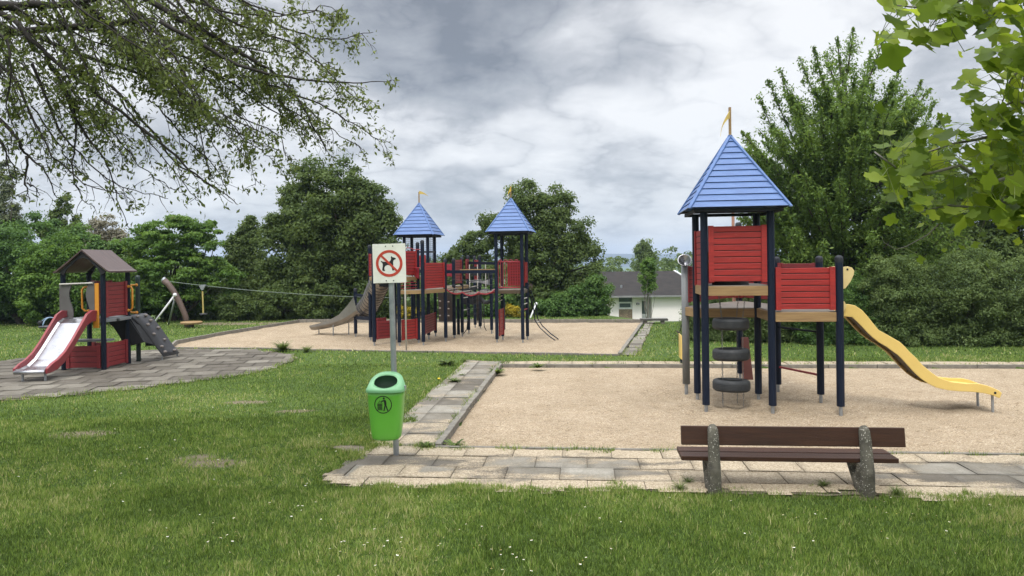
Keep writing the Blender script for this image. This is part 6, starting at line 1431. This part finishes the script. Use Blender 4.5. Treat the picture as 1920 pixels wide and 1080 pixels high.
# long tufts along kerbs and paving edges
def near_edge(x, y):
    m_ = np.zeros(len(x), bool)
    for pl in PAVED: m_ |= dist_poly(x, y, pl) < .10
    return m_
parts_ += [blades(50000, 4.3, 7.0, .04, .07, .009), blades(40000, 7, 11, .04, .07, .012)]
parts_ += [blades(120000, 5.5, 9, .04, .10, .006, cond=near_edge), blades(120000, 9, 18, .05, .13, .012, cond=near_edge)]
V = np.concatenate([p[0] for p in parts_]); rv = np.concatenate([p[1] for p in parts_])
print('blades', len(V) // 3)
go = np_mesh('grass', V, np.arange(len(V)).reshape(-1, 3), 3, GM, rnd=rv); tag(go, None, None, None, 'stuff')
def daisies():
    pts = []
    for (cx, cy, n, s_) in [(370, 1005, 9, 40), (700, 1052, 16, 60), (940, 1052, 14, 50), (440, 1012, 8, 60), (350, 840, 16, 50), (640, 900, 30, 120), (900, 950, 25, 160), (1260, 915, 16, 40), (1500, 935, 30, 160), (550, 965, 10, 50), (200, 860, 12, 60), (60, 895, 12, 40), (650, 830, 30, 60), (560, 720, 30, 90), (480, 770, 25, 60), (1750, 960, 12, 100), (1100, 1060, 5, 80), (760, 1015, 10, 60), (1680, 1020, 8, 120), (330, 945, 12, 160), (1240, 640, 70, 35), (400, 625, 70, 80), (60, 640, 60, 60), (800, 680, 25, 60)]:
        for _ in range(n):
            x = random.gauss(cx, s_); y = random.gauss(cy, s_ * .32)
            if y > 603: g = G(x, y); pts.append((g.x, g.y, 2.2))
    P_ = np.array(pts); ok = lawn_ok(P_[:, 0], P_[:, 1], .0) & (P_[:, 1] > 4.3); P_ = P_[ok]; b = MB(); c = MB()
    for (x, y, _) in P_:
        z = float(ground_z(np.array([x]), np.array([y]))[0]) + random.uniform(.035, .055); s_ = random.uniform(.006, .0105) * (1 + y * .02); tx, ty = random.uniform(-.3, .3), random.uniform(-.5, .1); k = 8
        vs = [(x, y, z)] + [(x + s_ * math.cos(i * 2 * PI / k) * (1 if i % 2 else .8), y + s_ * math.sin(i * 2 * PI / k) * (1 if i % 2 else .8), z + s_ * (tx * math.cos(i * 2 * PI / k) + ty * math.sin(i * 2 * PI / k))) for i in range(k)]
        b.add(vs, [(0, i + 1, (i + 1) % k + 1) for i in range(k)])
        c.lathe((x, y, z + .001), [(s_ * .32, 0), (s_ * .25, .003), (0, .004)], 6)
    o = b.build('daisies', surf('daisy_white', (.78, .78, .74), (.70, .70, .66), 5)); tag(o, None, None, None, 'stuff')
    o2 = c.build('daisy_centres', surf('daisy_yellow', (.6, .42, .04), None, 5)); tag(o2, None, None, None, 'stuff')
daisies()
def weed(px_, py_, size, n, label, kind='rosette', z=0.0):
    g = G(px_, py_); t = thing('weed', (g.x, g.y, z), 0, label, 'weed', 'weeds in the sand and paving joints'); r = random.Random(int(px_)); b = MB(); rn = []
    if kind == 'grassy': n = int(n * 1.4)
    for i in range(n):
        a = r.random() * 2 * PI; L = size * r.uniform(.5, 1.1); up = r.uniform(.15, 1.0 if kind == 'rosette' else 1.4); w = L * (.13 if kind == 'rosette' else .022); k = 4; d = Vector((math.cos(a), math.sin(a), 0)); s_ = Vector((-d.y, d.x, 0)); o = len(b.v)
        for j in range(k + 1):
            tt_ = j / k; p = d * L * tt_ * .8 + Vector((r.uniform(-.01, .01), 0, L * up * (tt_ - .55 * tt_ * tt_))); ww = w * (math.sin(PI * min(.97, tt_ * .85 + .1)) * (1 if j % 2 else .6)); b.v += [p + s_ * ww, p - s_ * ww]
        for j in range(k): b.f.append((o + 2 * j, o + 2 * j + 1, o + 2 * j + 3, o + 2 * j + 2))
        rn += [r.random()] * (2 * (k + 1))
    me = np_mesh('leaves', np.array([tuple(v + t.location) for v in b.v]), np.array(b.f), 4, GMW, t, rnd=np.array(rn)); return t
GMW = leafmat('weed_leaf', [(0, (.05, .085, .02)), (.5, (.10, .15, .035)), (1, (.18, .23, .07))], trans=.35)
weed(850, 832, .19, 60, 'tall dandelion weed in the gravel at the front left kerb corner', z=-.05)
weed(800, 837, .13, 60, 'flat weed mat on the paving beside the front kerb corner')
weed(931, 698, .26, 60, 'bright dandelion weed at the back left corner of the near gravel', z=-.04)
weed(1009, 690, .22, 60, 'low weed on the back paving strip right of the dandelion', kind='rosette')
weed(852, 716, .17, 60, 'spreading weed in a joint of the left path near its lawn edge')
weed(866, 704, .10, 30, 'tiny weed in the left path joint, farther back than the spreading one')
weed(838, 684, .30, 70, 'leafy weed clump on the lawn where the left path begins')
weed(872, 678, .22, 50, 'weed tuft at the far end of the left path', kind='grassy')
weed(1290, 905, .11, 90, 'grass tuft beside the left leg of the brown bench', kind='grassy')
weed(1275, 918, .13, 80, 'low grass tuft just left of the brown bench leg tuft', kind='grassy')
weed(1545, 912, .12, 110, 'grass tuft growing under the brown bench seat', kind='grassy')
weed(1680, 926, .12, 110, 'grass tuft right of the right leg of the brown bench', kind='grassy')
weed(530, 658, .42, 260, 'tall rough grass clump at the near corner of the far gravel', kind='grassy')
weed(575, 660, .28, 160, 'shorter grass clump right of the rough clump by the far gravel', kind='grassy')
g = G(822, 718); df_ = thing('dandelion_flower', (g.x, g.y, 0), 0, 'single yellow dandelion flower at the lawn edge of the left path', 'flower'); MB().tube([(0, 0, 0), (0.01, 0, .07)], .003, 5).build('stem', GMW, df_); MB().ball((.01, 0, .08), (.028, .028, .016), 10, 5).build('flower_head', surf('dandelion_yellow', (.75, .55, .02), None, 5), df_)
# ------------------------------------------------------------------ haze
hz_d = MB().box((0, 1450, 20), (3300, 3500, 90)); hm, nt, o_ = nmat('haze_air'); vv = nt.nodes.new('ShaderNodeVolumePrincipled'); vv.inputs['Density'].default_value = .00035; vv.inputs['Color'].default_value = (.60, .76, 1.0, 1); vv.inputs['Anisotropy'].default_value = 0.2; nt.links.new(vv.outputs[0], o_.inputs['Volume'])
HAZE = True
if HAZE: hb_ = hz_d.build('haze', hm); hb_['kind'] = 'stuff'
